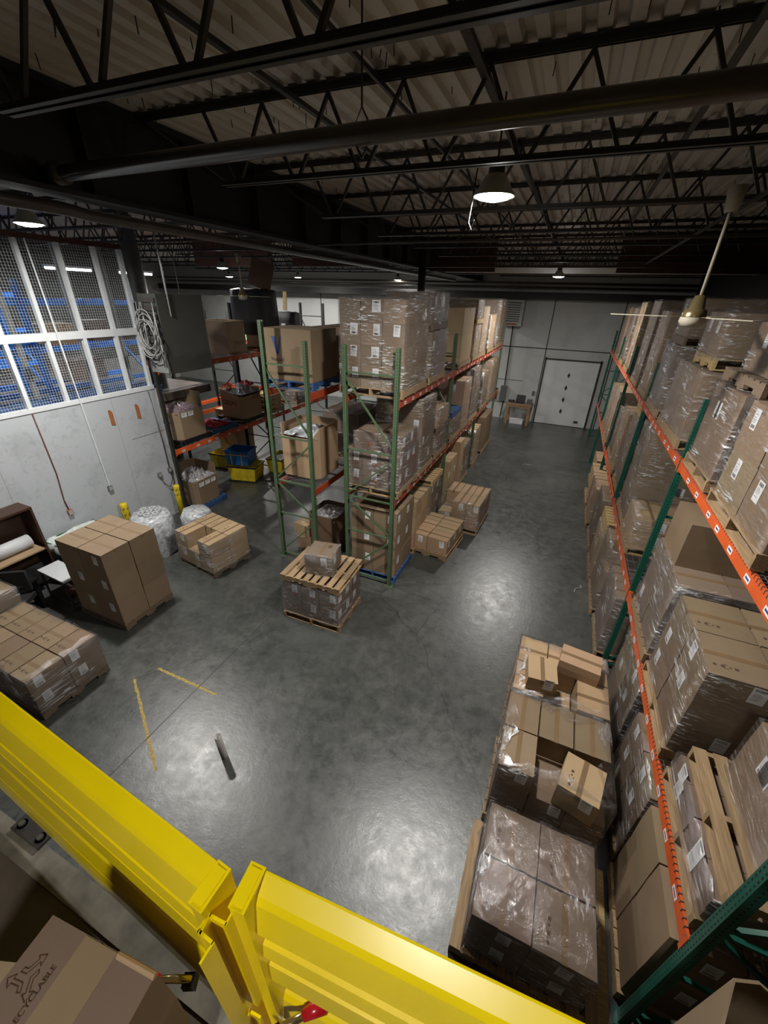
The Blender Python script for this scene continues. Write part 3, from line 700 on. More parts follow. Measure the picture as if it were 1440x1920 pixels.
# centre pallet
zt = load('wrapped load under the empty pallet', -4.05, 4.86, 0, 1.16, .94, 3, 3, 2, .36, wrap=True, see='fr', st='fr', stp=.8, red='fr', mat='card_pink', fine=True, rim=.02, rot=.03)
pallet('empty rough wooden pallet lying on the wrapped centre load', -3.47, 5.36, zt + .02, 1.22, 1.02, .04, 'pallet_wood', True, 'y')
carton(-3.42, 5.34, zt + .165, .52, .50, .41, 'single wrapped carton standing on the empty pallet in the centre', None, 'card_pink', 'y', .18, 'frr', mark=1)
film('clear stretch wrap around the single carton on the empty pallet', -.26, .26, -.25, .25, zt + .165, zt + .57, Matrix.Translation((-3.42, 5.34, 0)) @ Matrix.Rotation(.18, 4, 'Z'), .04, .008)
# two low loads at the middle rack foot
zt = load('low kraft load at the middle rack foot', -2.66, 8.05, 0, 1.03, 1.25, 2, 3, 1, .40, wrap=False, see='fr', st='fr', stp=.9, mat='card_light', axis='x', fine=True, rot=-.09, palong='y')
zt = load('second low load further up the aisle', -2.34, 9.55, 0, 1.1, 1.3, 3, 2, 2, .36, wrap=True, see='fr', st='f', stp=.8, mat='card_light', axis='y', fine=True, skip=((0, 0, 1),), rot=-.05)

# ------------------------------------------------------------------ loads in front of the right-hand rack
pallet('oversize wooden pallet under the flat load nearest the yellow rail', .78, 2.22, 0, 1.30, 1.16, 0, 'pallet_wood', True, 'y')
load('flat wrapped load nearest the yellow rail', .24, 1.68, .145, 1.02, .98, 2, 2, 2, .36, pal=None, wrap=True, see='fl', st='f', stp=.9, mat='card_pink', axis='y', mark=0, fine=True, rim=.09, stpos=(.1, .1), wraptop=True)
pallet('long bare wooden pallet under the nearest flat load', .80, 2.15, -.142 + .142, 1.30, 1.32, 0, 'pallet_yellow', True, 'y') if False else None
mb = MB(); mb.box(-.05, .05, -.62, .62, -.02, .02, 'pallet_yellow'); mk('wooden_plank', mb, loc=(1.50, 2.3, .02), label='bare plank lying on the floor right of the nearest flat load', cat='plank')
load('tall loose-topped load in the right front', .22, 2.92, 0, 1.16, 1.02, 3, 2, 3, .33, wrap=True, see='fl', st='f', stp=.9, mat='card', axis='y', fine=True, rim=.12, skip=((1, 0, 2), (2, 0, 2)))
G = 'loose cartons on the right front load'
carton(1.08, 3.12, .81, .40, .43, .34, 'tilted carton with printed marks lying on the right front load', None, 'card_light', 'y', -.22, 'f', mark=0, tape=True)
load('open-topped load behind the right front load', .24, 4.0, 0, 1.16, 1.02, 3, 2, 3, .33, wrap=True, see='fl', st='f', stp=.5, mat='card_light', axis='x', rim=.12, skip=((1, 0, 2),))
carton(.55, 4.26, 1.135, .36, .40, .22, 'kraft carton lying crosswise on top of the open-topped load, left', None, 'card_light', 'y', .1, 'f')
carton(1.02, 4.65, 1.135, .50, .34, .22, 'kraft carton lying crosswise on top of the open-topped load, right rear', None, 'card_light', 'x', -.12, '')
load('tall plain cartons under the lower orange beam', 1.62, 1.98, 0, 1.0, 1.0, 2, 2, 2, .62, see='fl', st='f', stp=1, mat='card', axis='y', tape=False, mark=1)
load('shadowed cartons behind the tall plain ones', 1.66, 3.1, 0, 1.0, 1.05, 3, 2, 3, .38, wrap=True, see='fl', st='fl', stp=.7, mat='card')
load('shadowed cartons before the second green upright', 1.70, 4.45, 0, 1.0, 1.2, 2, 2, 3, .40, wrap=True, see='fl', st='l', stp=.6, mat='card')
load('wrapped floor load past the second green upright', 1.55, 6.3, 0, 1.1, 1.05, 2, 2, 3, .40, wrap=True, see='fl', st='f', stp=.8, mat='card_pink')
load('wrapped floor load, stepped, in the second bay', 1.50, 7.5, 0, 1.15, 1.05, 2, 2, 3, .45, wrap=True, see='fl', st='f', stp=.6, mat='card', skip=((0, 0, 2),))
load('floor load with slatted pallets on top', 1.48, 8.7, 0, 1.15, 1.0, 2, 2, 2, .51, wrap=True, see='fl', st='', mat='card_light')
pallet('upper of two slatted pallets on the right floor load', 2.05, 9.2, 1.335, 1.1, .95, 0, 'pallet_yellow'); pallet('lower of two slatted pallets on the right floor load', 2.05, 9.2, 1.178, 1.1, .95, 0, 'pallet_yellow')
load('dark floor load at the third green upright', 1.50, 10.1, 0, 1.15, 1.05, 2, 1, 3, .42, wrap=True, see='fl', st='', mat='card')
load('stack of small floor cartons far right', 1.45, 11.4, 0, 1.15, 1.1, 2, 2, 3, .34, wrap=True, see='fl', st='', mat='card_light')
load('farther stack of floor cartons far right', 1.45, 12.8, 0, 1.15, 1.2, 2, 2, 3, .30, wrap=False, see='fl', st='', mat='card_light')
load('small floor stack by the rear right upright', 1.6, 14.4, 0, 1.05, 1.1, 1, 2, 2, .42, see='fl', st='', mat='card_light')

# lower deck of the right rack (pallets stand at 1.675)
zl = 1.68
zt = load('thin wrapped flats on the near lower deck', 1.66, 1.98, zl, 1.02, 1.1, 1, 2, 2, .12, wrap=True, see='fl', st='l', stp=1, mat='card_pink', fine=True, tape=False, rim=.03, palong='y')
pallet('rough pallet lying on the thin wrapped flats', 2.2, 2.52, zt + .015, .98, 1.1, 0, 'pallet_wood', True, 'y')
zt = load('two-tier wrapped cartons on the rough pallet', 1.92, 2.1, zt + .16, .8, .86, 1, 1, 1, .62, pal=None, wrap=True, see='fl', st='lll', stp=1, mat='card')
load('big taped load in the middle of the near bay', 1.65, 3.3, zl, 1.05, 1.14, 2, 2, 3, .345, wrap=True, see='fl', st='fl', stp=.6, mat='card', mark=0, axis='x', fine=True, rim=.02, palong='y')
load('wrapped load before the lone big carton', 1.64, 4.58, zl, 1.05, 1.16, 2, 2, 3, .345, wrap=True, see='fl', st='l', stp=.5, mat='card_pink', axis='x', rim=.02)
carton(2.08, 5.38, zl + .141 + 3 * .345, .78, .68, .56, 'lone big dark carton on top in the near right bay', None, 'card', 'y', .0, '', tape=False)
load('low film-rimmed load on the second lower deck', 1.66, 7.25, zl, 1.05, .95, 2, 2, 2, .27, wrap=True, see='fl', st='f', stp=.9, mat='card_light', axis='y', rim=.16)
load('three-carton-high labelled stack in the second bay', 1.68, 8.3, zl, 1.02, 1.1, 1, 2, 4, .44, wrap=True, see='fl', st='fff', stp=1, mat='card')
load('slab-wrapped load in the third bay', 1.68, 9.95, zl, 1.02, 1.0, 1, 1, 2, .78, wrap=True, see='fl', st='', mat='card')
for i in range(3): pallet(['lowest', 'middle', 'topmost'][i] + ' spare pallet on the slab-wrapped load', 2.2, 10.45, zl + .141 + 1.58 + i * .155, 1.0, .98, 0, 'pallet_yellow') if i < 2 else None
load('tall wrapped load in the third bay', 1.66, 11.3, zl, 1.05, 1.1, 2, 2, 3, .47, wrap=True, see='fl', st='l', stp=.3, mat='card_light')
load('wrapped load before the fourth green upright', 1.68, 12.45, zl, 1.0, .9, 1, 1, 2, .6, wrap=True, see='fl', st='', mat='card')
load('pale wrapped load in the fourth bay', 1.62, 13.8, zl, 1.05, 1.2, 1, 2, 3, .5, wrap=True, see='fl', st='f', stp=.5, mat='card_light')
load('pale wrapped load far down the lower deck', 1.66, 15.4, zl, 1.0, 1.2, 1, 2, 3, .45, wrap=True, see='fl', st='', mat='card_light')
# upper deck (pallets at 3.845)
zu = 3.85
load('kraft cartons at the right picture edge', 1.62, 3.42, zu, 1.05, 1.3, 2, 2, 2, .44, wrap=True, see='fl', st='l', stp=.7, mat='card', axis='x', fine=True, rim=.0, tape=True, palong='y')
zt = load('twin-labelled tall carton by the green upright', 1.64, 4.95, zu, 1.05, .98, 1, 1, 1, .86, wrap=True, see='fl', st='ll', stp=1, mat='card', fine=True, rim=.06, palong='y')
pallet('grey pallet balanced on the twin-labelled tall carton', 2.2, 5.3, zt + .02, 1.1, 1.2, 0, 'pallet_grey', True, 'x')
load('film-capped carton on the grey pallet', 1.75, 4.85, zt + .165, .9, .9, 1, 1, 1, .46, pal=None, wrap=True, see='fl', st='l', stp=1, mat='card', rim=.1)
zt = load('shiny wrapped load past the green upright', 1.62, 6.5, zu, 1.05, 1.5, 1, 2, 2, .44, wrap=True, see='fl', st='ff', stp=1, mat='card', rim=.04)
pallet('yellow pallet on the shiny wrapped load', 2.2, 7.0, zt + .02, 1.05, 1.0, 0, 'pallet_yellow', True, 'x')
load('dark cartons high on the yellow pallet', 1.68, 6.5, zt + .165, 1.0, 1.0, 1, 2, 1, .5, pal=None, wrap=True, see='fl', st='l', stp=1, mat='card', rim=.06)
zt = load('silvery wrapped load in the upper second bay', 1.62, 8.35, zu, 1.05, 1.1, 2, 2, 2, .5, wrap=True, see='fl', st='', mat='card_pink')
load('upper stage of the silvery wrapped load', 1.68, 8.4, zt + .02, .95, 1.0, 1, 2, 1, .55, pal='pallet_grey', wrap=True, see='fl', st='l', stp=1, mat='card')
load('tall pale load in the upper third bay', 1.64, 10.0, zu, 1.02, 1.1, 1, 2, 3, .5, wrap=True, see='fl', st='', mat='card_light')
load('taller wrapped load in the upper third bay', 1.62, 11.4, zu, 1.05, 1.1, 2, 1, 3, .56, wrap=True, see='fl', st='l', stp=.3, mat='card')
load('wrapped load at the upper fourth upright', 1.62, 13.7, zu, 1.05, 1.1, 1, 2, 3, .55, wrap=True, see='fl', st='', mat='card_light')
load('wrapped load on the upper deck near the rear wall', 1.62, 15.4, zu, 1.05, 1.1, 1, 2, 3, .5, wrap=True, see='fl', st='', mat='card')
load('last wrapped load on the upper deck', 1.62, 17.4, zu, 1.05, 1.3, 1, 2, 3, .5, wrap=True, see='fl', st='', mat='card_light')
# back-to-back row: its tall top loads show above
load('dark labelled carton high at the right edge', 2.95, 5.4, 4.75, 1.1, 1.2, 2, 1, 1, .95, wrap=True, see='fl', st='fff', stp=1, mat='card', pal='pallet_grey')
load('support stack under the high dark cartons', 2.95, 5.4, 0, 1.1, 1.2, 1, 1, 5, .92, see='fl', st='', mat='card', pal='pallet_grey', tape=False)
load('high stack beyond the ceiling fan', 2.9, 8.2, 0, 1.1, 1.2, 1, 1, 5, 1.15, see='fl', st='', mat='card', pal='pallet_grey', tape=False)

# ------------------------------------------------------------------ middle rack loads (right face at x=-2.52)
za, zb2 = 2.08, 4.02
load('kraft stack at the foot of the front bay', -3.55, 6.72, 0, 1.05, 1.05, 2, 2, 3, .52, see='fr', st='fr', stp=.7, mat='card', pal='pallet_blue', tape=True)
load('slimmer kraft stack in the front bay, floor level', -3.5, 7.98, 0, 1.0, .92, 2, 2, 3, .42, see='fr', st='', mat='card_light')
load('wrapped stack at the back of the front bay floor', -3.5, 9.1, 0, 1.0, .95, 2, 2, 3, .40, wrap=True, see='r', st='r', stp=.5, mat='card')
pallet('loose pallet on the floor stack by the aisle', -3.0, 9.57, 1.37, 1.05, .95, 0, 'pallet_yellow', False, 'x')
zt = load('red-marked load on the front lower deck', -3.66, 6.68, za, 1.16, 1.12, 3, 3, 2, .36, wrap=True, see='fr', st='fr', stp=.9, mat='card_pink', red='fr', fine=True, rim=.02, tape=True)
load('red-marked top tier on the front lower deck', -3.50, 6.78, zt + .005, 1.0, .9, 2, 2, 1, .34, pal=None, wrap=True, see='fr', st='r', stp=.5, mat='card_pink', red='fr', rim=.02, tape=True)
load('high wrapped load second on the lower deck', -3.55, 7.95, za, 1.05, .95, 2, 2, 4, .38, wrap=True, see='fr', st='fr', stp=.5, mat='card')
zt = load('two-stage load third on the lower deck', -3.5, 9.15, za, 1.0, .95, 1, 1, 1, .48, wrap=True, see='fr', st='', mat='card')
load('upper stage of the two-stage load', -3.5, 9.15, zt + .02, 1.0, .95, 1, 2, 1, .42, wrap=True, see='fr', st='r', stp=.6, mat='card_light', pal='pallet_grey')
zt = load('big four-layer wrapped load on top of the front bay', -3.70, 6.66, zb2, 1.20, 1.3, 3, 3, 4, .35, wrap=True, see='fr', st='ff', stp=.55, mat='card', rim=.05, tape=True, name='shipping_carton')
load('split wrapped load beside the big four-layer one', -3.5, 8.2, zb2, 1.0, 1.1, 1, 2, 1, .85, wrap=True, see='fr', st='r', stp=.4, mat='card')
load('upper stage of the split wrapped load', -3.5, 8.2, zb2 + .141 + .87, .98, 1.05, 1, 2, 1, .52, wrap=True, see='fr', st='r', stp=.4, mat='card_pink', pal='pallet_grey')
# second bay
load('long upright flats on the second bay floor', -3.4, 10.65, 0, .95, .9, 1, 3, 1, 1.35, see='fr', st='r', stp=.4, mat='card_light', tape=False)
load('taller upright flats on the second bay floor', -3.4, 11.75, 0, .98, .55, 1, 1, 1, 1.62, see='fr', st='', mat='card_light', tape=False)
load('floor stack before the third green upright', -3.5, 12.6, 0, 1.0, 1.1, 1, 2, 2, .6, wrap=True, see='r', st='r', stp=.4, mat='card')
zt = load('carton pair under the blue pallet', -3.5, 10.6, za, 1.0, .95, 1, 1, 1, .52, wrap=True, see='fr', st='', mat='card')
pallet('blue pallet lying on cartons in the second bay', -3.0, 11.08, zt + .02, 1.0, .95, 0, 'pallet_blue')
load('tall load with a kraft top in the second bay', -3.5, 11.7, za, 1.0, .95, 1, 1, 2, .66, wrap=True, see='fr', st='f', stp=1, mat='card_light')
load('tallest wrapped load on the second bay lower deck', -3.5, 12.8, za, 1.0, 1.15, 2, 2, 3, .5, wrap=True, see='fr', st='f', stp=.5, mat='card_pink')
load('dark-faced tall load on the second bay top', -3.5, 10.7, zb2, 1.0, 1.2, 1, 1, 2, .62, wrap=False, see='fr', st='', mat='card_light')
zt = load('wrapped load with yellow pallet in the second bay top', -3.5, 12.2, zb2, 1.0, .85, 1, 1, 1, .8, wrap=True, see='fr', st='r', stp=1, mat='card_light')
pallet('yellow pallet between upper loads of the second bay', -3.0, 12.62, zt + .02, 1.05, .85, 0, 'pallet_yellow')
load('cartons above the yellow pallet in the second bay', -3.48, 12.2, zt + .165, .98, .85, 1, 2, 1, .46, pal=None, wrap=True, see='fr', st='r', stp=.6, mat='card')
load('pale wrapped load closing the second bay top', -3.5, 13.1, zb2, 1.0, .9, 1, 1, 1, 1.25, wrap=True, see='fr', st='', mat='card_light')
# third bay
load('wrapped floor stack in the rear bay', -3.5, 14.4, 0, 1.0, 1.1, 1, 2, 2, .62, wrap=True, see='r', st='', mat='card_light')
load('long flat cartons on the rear bay floor', -3.45, 16.0, 0, 1.0, 1.7, 1, 1, 2, .68, see='r', st='', mat='card', tape=False)
load('wrapped load on the rear lower deck, nearer', -3.5, 14.5, za, 1.0, 1.1, 1, 2, 2, .58, wrap=True, see='fr', st='', mat='card')
load('wrapped load on the rear lower deck, farther', -3.5, 16.1, za, 1.0, 1.5, 1, 2, 2, .68, wrap=True, see='fr', st='', mat='card_light')
load('pale wrapped load on the rear top deck, nearer', -3.5, 14.4, zb2, 1.0, 1.1, 1, 2, 1, 1.0, wrap=True, see='fr', st='r', stp=.5, mat='card_light')
load('high wrapped load on the rear top deck, farther', -3.5, 16.1, zb2, 1.0, 1.4, 1, 2, 2, .72, wrap=True, see='fr', st='', mat='card')

# ------------------------------------------------------------------ open bins, covers and odd things
def heap(x0, x1, y0, y1, z, hgt, mat, n=16, seed=1, name='contents'):
    r = random.Random(seed); vs = []; fs = []
    for j in range(n + 1):
        for i in range(n + 1):
            u, v = i / n, j / n; e = min(u, v, 1 - u, 1 - v)
            vs.append((x0 + (x1 - x0) * u, y0 + (y1 - y0) * v, z + hgt * min(1, e * 3.2) * r.uniform(.35, 1)))
    for j in range(n):
        for i in range(n): a = j * (n + 1) + i; fs.append((a, a + 1, a + n + 2, a + n + 1))
    q = MB(); q.add(vs, fs, mat); return q
def gaylord(label, x, y, z, w, d, h, mat='card', rot=0, fill=None, fillz=.8, hgt=.15, text=None, seed=1, stick=0, cut=None, cutk=.8, stickz=.78):
    e = link('open_bin', None, (x, y, z), (0, 0, rot), label=label, cat='carton')
    a, b_, t = w / 2, d / 2, .012
    q = MB(); c = .12 * min(w, d); pts = [(-a + c, -b_), (a - c, -b_), (a, -b_ + c), (a, b_ - c), (a - c, b_), (-a + c, b_), (-a, b_ - c), (-a, -b_ + c)]
    n = len(pts); top = [h] * n
    if cut: 
        for i in cut: top[i] = h * cutk
    vs = [(p[0], p[1], 0) for p in pts] + [(p[0], p[1], tz) for p, tz in zip(pts, top)] + [(p[0] * (1 - 2 * t / w), p[1] * (1 - 2 * t / d), tz) for p, tz in zip(pts, top)] + [(p[0] * (1 - 2 * t / w), p[1] * (1 - 2 * t / d), .02) for p in pts]
    fs = [tuple(range(n))[::-1], tuple(range(3 * n, 4 * n))]
    for k in range(3):
        for i in range(n): fs.append((k * n + i, k * n + (i + 1) % n, (k + 1) * n + (i + 1) % n, (k + 1) * n + i))
    q.add(vs, fs, mat); mk('bin_wall', q, parent=e)
    if fill: mk('bin_contents', heap(-a * .94, a * .94, -b_ * .94, b_ * .94, h * fillz, hgt, fill, seed=seed), parent=e, kind='stuff', label='jumbled plastic-wrapped contents')
    if text:
        for s, sz, dx, dz, side, mt in text:
            me = cached(('tx', s, sz, mt), lambda: text_mesh(s, sz, mt))
            if side == 'f': link('printed_text', me, (dx, -b_ - .002, dz), (math.pi / 2, 0, 0), parent=e)
            else: link('printed_text', me, (a + .002, dx, dz), (math.pi / 2, 0, math.pi / 2), parent=e)
    for i in range(stick): link('shipping_label', sticker_mesh(2), (a + .006, -b_ * .5 + i * .22, h * stickz), (0, 0, math.pi / 2), parent=e)
    return e
BK = 'ink'
pallet('black plastic pallet under the first open bin on the left rack', -9.36, 7.82, 1.95, 1.05, 1.05, 0, 'black_plastic')
gaylord('open brown bin of wrapped parts at the left rack front', -9.36, 7.80, 2.095, 1.0, 1.0, 1.1, fill='parts_purple', fillz=.62, hgt=.2, stick=2, cut=(0, 1, 2, 3), cutk=.66, stickz=.58)
pallet('blue pallet on the floor under the parts bin', -9.26, 7.86, 0, 1.1, 1.05, 0, 'pallet_blue')
gaylord('open brown bin of clear plastic parts on the floor pallet', -9.28, 7.82, .145, 1.0, .92, 1.02, fill='parts_grey', fillz=.66, hgt=.3, seed=4, stick=3, cut=(0, 1, 2, 3), cutk=.72, stickz=.6)
pallet('black plastic pallet under the GEON bin', -9.36, 10.2, 1.95, 1.05, 1.0, 0, 'black_plastic')
gaylord('open GEON bin heaped with white bags and orange rags', -9.30, 10.2, 2.095, .95, .95, .85, mat='card_light', fill='bag', fillz=.86, hgt=.26, text=[('GEON', .19, -.05, .45, 'f', BK), ('EON', .19, .2, .62, 'r', BK)], seed=9, cut=(1, 2, 3))
q = heap(-.2, .2, -.15, .15, 0, .16, 'orange_plastic', 8, 3); mk('rag_bundle', q, loc=(-9.5, 9.95, 2.97), label='bright orange rag bundle sticking out of the GEON bin', cat='rags')
q = heap(-.22, .22, -.13, .13, 0, .14, 'red_plastic', 8, 5); mk('rag_bundle', q, loc=(-9.2, 10.45, 3.02), label='dark red bundle at the back of the GEON bin', cat='rags')
pallet('blue pallet lying empty-ended beside the GEON bin', -9.36, 8.95, 1.95, 1.0, 1.0, 0, 'pallet_blue')
q = heap(-.42, .42, -.35, .35, 0, .12, 'red_cloth', 12, 8); mk('red_cloth_pile', q, loc=(-9.36, 8.92, 2.11), label='flat crimson cloth pile on the blue pallet of the left rack', cat='cloth')
# low broken pallets, small bundle at rack C bay 3
for i in range(4):
    pallet(['bottom', 'second', 'third', 'top'][i] + ' short wooden crate frame stacked beyond the GEON bin', -9.36, 11.3, 1.95 + i * .156, 1.0, .8, .05 * i, 'pallet_yellow')
load('kraft stack behind the left rack', -10.9, 10.6, 0, .8, .9, 1, 1, 3, .62, see='fr', st='', mat='card_light', tape=False)
load('grey-wrapped cartons beyond the left rack', -9.86, 12.6, 1.95, 1.0, 1.3, 2, 2, 2, .34, wrap=True, see='fr', st='', mat='card_pink')
# upper left rack
gaylord('dull brown carton on the upper left rack beside the grey heater', -9.4, 10.05, 3.985, .95, .75, .88, mat='card', text=[('VENTA', .12, 0, .3, 'r', 'ink_brown')])
load('two worn cartons under the black covered bin', -9.75, 10.75, 3.985, 1.0, 1.1, 2, 1, 1, .32, see='fr', st='', mat='card', pal='pallet_grey')
def covered(label, x, y, z, w, d, h, tag=False, rot=0, seed=1):
    r = random.Random(seed); n = 6; vs = []; fs = []; q = MB()
    prof = [(1.02, 0), (1.03, .3), (1.0, .75), (.98, .97), (.7, 1.0)]
    ring = []
    for i in range(24):
        a = 6.283 * i / 24; c, s = math.cos(a), math.sin(a); k = 1 / max(abs(c), abs(s)); k = min(k, 1.28); ring.append((c * k * w / 2, s * k * d / 2))
    for k, zz in prof:
        for p in ring: vs.append((p[0] * k + r.uniform(-.012, .012), p[1] * k + r.uniform(-.012, .012), zz * h + r.uniform(-.015, .015)))
    N = 24
    for j in range(len(prof) - 1):
        for i in range(N): fs.append((j * N + i, j * N + (i + 1) % N, (j + 1) * N + (i + 1) % N, (j + 1) * N + i))
    fs.append(tuple(range((len(prof) - 1) * N, len(prof) * N))); q.add(vs, fs, 'dark_cover')
    o = mk('covered_bin', q, loc=(x, y, z), rot=(0, 0, rot), label=label, cat='bin', smooth=True)
    if tag: onebox('paper_tag', -.07, .07, -d / 2 - .03, -d / 2 - .02, h * .45, h * .65, 'paper', parent=o)
    return o
covered('tall black covered bin on the upper left rack', -9.25, 11.3, 4.45, 1.05, 1.1, 1.25)
covered('smaller black covered bin with a white tag on top of the V carton', -5.25, 7.35, 5.02, .75, .6, .42, True, .1, 5) if False else None
covered('black bag with a white tag beside the tall covered bin', -8.95, 12.55, 4.1, .7, .7, .95, True, .2, 6)
q = MB(); q.box(-.35, .35, -.02, .02, 0, .75, 'card_dark'); mk('cardboard_sheet', q, loc=(-9.1, 11.4, 5.72), rot=(.1, .35, .3), label='brown cardboard sheet leaning on the black covered bins', cat='cardboard')
q = MB(); q.box(-.06, .06, -.02, .02, 0, .55, 'pallet_yellow'); mk('wooden_board', q, loc=(-8.85, 12.3, 5.1), rot=(.05, .1, .2), label='short pale board standing on the black tagged bag', cat='board')
gg = plain('green_bag', (.16, .26, .12), .5, noise=.5, scale=7)
q = heap(-.5, .5, -.4, .4, 0, .55, 'green_bag', 10, 22); mk('plastic_bag', q, loc=(-11.7, 13.6, 3.99), label='pale green bags on the far upper rack', cat='bag')
# B rack
pallet('dark blue pallet under the V-marked carton', -4.95, 7.35, 3.94, 1.15, 1.1, 0, 'pallet_blue', True)
vb = carton(-4.95, 7.3, 4.085, 1.1, .95, .93, 'large brown carton with blue V mark on the upper left deck', None, 'card', 'y', 0, '', tape=False, name='marked_carton')
q = MB()
q.add([(-.28, -.001, .78), (-.19, -.001, .78), (-.13, -.001, .46), (-.17, -.001, .46)], [(0, 1, 2, 3)], 'blue_print'); q.add([(-.13, -.001, .46), (-.05, -.001, .78), (-.065, -.001, .80), (-.16, -.001, .5)], [(0, 1, 2, 3)], 'blue_print')
q.v = [(v[0] - .05, v[1] - .482, v[2] + .01) for v in q.v]; mk('printed_mark', q, parent=vb)
for s, sz, dx, dz in (('Ventaid', .10, -.22, .38), ('SAFETY CARTON', .035, -.2, .31), ('Ventaid', .07, -.15, .12)):
    if s[0] == 'S': continue
    link('printed_text', text_mesh(s, sz, 'ink_brown'), (dx, -.4825, dz), (math.pi / 2, 0, 0), parent=vb)
q = MB(); q.box(-.55, .55, -.35, .35, 0, .02, 'card_light'); q.box(-.55, .55, -.36, -.34, -.22, .02, 'card_light'); mk('cardboard_tray', q, loc=(-5.0, 10.9, 5.15), label='pale kraft tray lying above the cartons past the V carton', cat='cardboard')
load('brown cartons behind the V-marked carton', -5.3, 8.3, 3.94, 1.0, 1.2, 1, 1, 1, .9, see='f', st='', mat='card')
load('brown cartons under the pale kraft tray', -5.3, 10.45, 3.94, 1.0, 1.2, 1, 1, 1, .95, see='f', st='', mat='card')
gaylord('open brown bin with arrow print on the lower left deck', -4.93, 7.42, 2.0, .98, 1.0, 1.12, mat='card_light', fill='bag', fillz=.82, hgt=.14, seed=31, cut=(0, 1))
pallet('wooden pallet under the open bin with arrow print', -4.93, 7.42, 1.94 - .005, 1.05, 1.0, 0, 'pallet_wood') if False else None
load('dark wrapped load behind the arrow-print bin', -5.3, 8.6, 1.94, 1.0, 1.2, 2, 1, 2, .5, see='fl', st='', mat='card', wrap=True)
# floor under B: heap of flattened cartons and an open box
gaylord('open dark carton on the floor inside the green frame', -4.55, 7.5, 0, .75, .85, 1.0, mat='card_dark', fill='parts_grey', fillz=.9, hgt=.15, seed=12)
for i, (x, y, w, d, z, r_) in enumerate(((-5.05, 7.35, .5, .55, 0, .3), (-5.12, 7.3, .42, .4, .31, -.2), (-5.02, 8.0, .45, .5, 0, .5))):
    carton(x, y, z, w, d, .3, ['crumpled kraft carton on the floor inside the leftmost green frame', 'small kraft carton on top of the crumpled one in the green frame', 'kraft carton behind the crumpled ones in the green frame'][i], None, 'card_light', 'x', r_)

# totes near the left aisle
def tote(label, x, y, z, w, d, h, mat, rot=0, rim='black_plastic', fill=None, straps=False):
    e = link('storage_tote', None, (x, y, z), (0, 0, rot), label=label, cat='tote'); q = MB(); a, b_ = w / 2, d / 2; t = .015; k = .88
    vs = []
    for zz, s in ((0, k), (h, 1)):
        for i, j in ((-1, -1), (1, -1), (1, 1), (-1, 1)): vs.append((i * a * s, j * b_ * s, zz))
    for zz, s in ((h, 1), (.02, k)):
        for i, j in ((-1, -1), (1, -1), (1, 1), (-1, 1)): vs.append((i * (a * s - t), j * (b_ * s - t), zz))
    fs = [(0, 3, 2, 1), (12, 13, 14, 15)]
    for r0 in (0, 4, 8):
        for j in range(4): fs.append((r0 + j, r0 + (j + 1) % 4, r0 + 4 + (j + 1) % 4, r0 + 4 + j))
    q.add(vs, fs, mat); mk('tote_body', q, parent=e)
    q = MB()
    for s in (-1, 1): q.box(-a - .02, a + .02, s * b_ - .012, s * b_ + .012, h - .04, h, rim); q.box(s * a - .012, s * a + .012, -b_ - .02, b_ + .02, h - .04, h, rim)
    mk('tote_rim', q, parent=e)
    if straps:
        q = MB()
        for dx in (-.25, .2): q.box(dx * w - .012, dx * w + .012, -b_ - .012, -b_ * k - .0, 0, h, 'pallet_yellow')
        q.box(-a, a, -b_ - .014, -b_ - .004, h * .72, h * .78, 'pallet_yellow'); mk('tote_strap', q, parent=e)
    if fill: mk('tote_contents', heap(-a * .85, a * .85, -b_ * .85, b_ * .85, h * .8, .1, fill, 8), parent=e, kind='stuff')
    return e
tote('yellow tote with brown stains carrying the blue tote', -9.15, 9.85, .05, .95, .75, .5, 'yellow_plastic', .25)
tote('blue tote with yellow straps sitting on the yellow tote', -9.3, 9.85, .56, .8, .65, .48, 'blue_plastic', .25, 'blue_plastic', straps=True)
tote('yellow tote with white lid contents, rightmost of the totes', -8.6, 11.0, .05, .6, .9, .5, 'yellow_plastic', .1, fill='bag')
tote('dim yellow tote furthest back under the rack', -10.6, 10.4, .05, .7, .7, .5, 'yellow_plastic', .1)
q = MB(); q.box(-.9, .9, -.5, .5, 0, .045, 'black_plastic'); mk('tote_dolly', q, loc=(-8.95, 10.2, 0), rot=(0, 0, .5), label='flat black dolly under the yellow totes', cat='dolly')
q = heap(-.5, .5, -.6, .6, 0, .75, 'dark_cover', 12, 17); mk('black_bag', q, loc=(-8.6, 12.4, 0), label='heap of black bags beyond the yellow totes', cat='bag')

# bollards
def bollard(label, x, y, h):
    e = link('bollard', None, (x, y, 0), label=label, cat='bollard')
    q = MB(); q.lathe([(.0, 0), (.085, 0), (.085, h), (.07, h + .03), (.0005, h + .035)], 'yellow_plastic', 18); mk('bollard_sleeve', q, parent=e, smooth=True)
    q = MB()
    for z in (h * .7, h * .86): 
        n = 18
        for i in range(0, n, 3):
            a0, a1 = 6.283 * i / n, 6.283 * (i + 1.6) / n; r = .087
            q.add([(r * math.cos(a0), r * math.sin(a0), z), (r * math.cos(a1), r * math.sin(a1), z + .03), (r * math.cos(a1), r * math.sin(a1), z + .09), (r * math.cos(a0), r * math.sin(a0), z + .06)], [(0, 1, 2, 3)], 'ink')
    mk('hazard_stripe', q, parent=e)
bollard('yellow and black bollard at the white wall corner', -9.0, 6.95, .92)
bollard('yellow bollard mostly hidden behind the plastic rolls', -9.1, 5.5, 1.0)

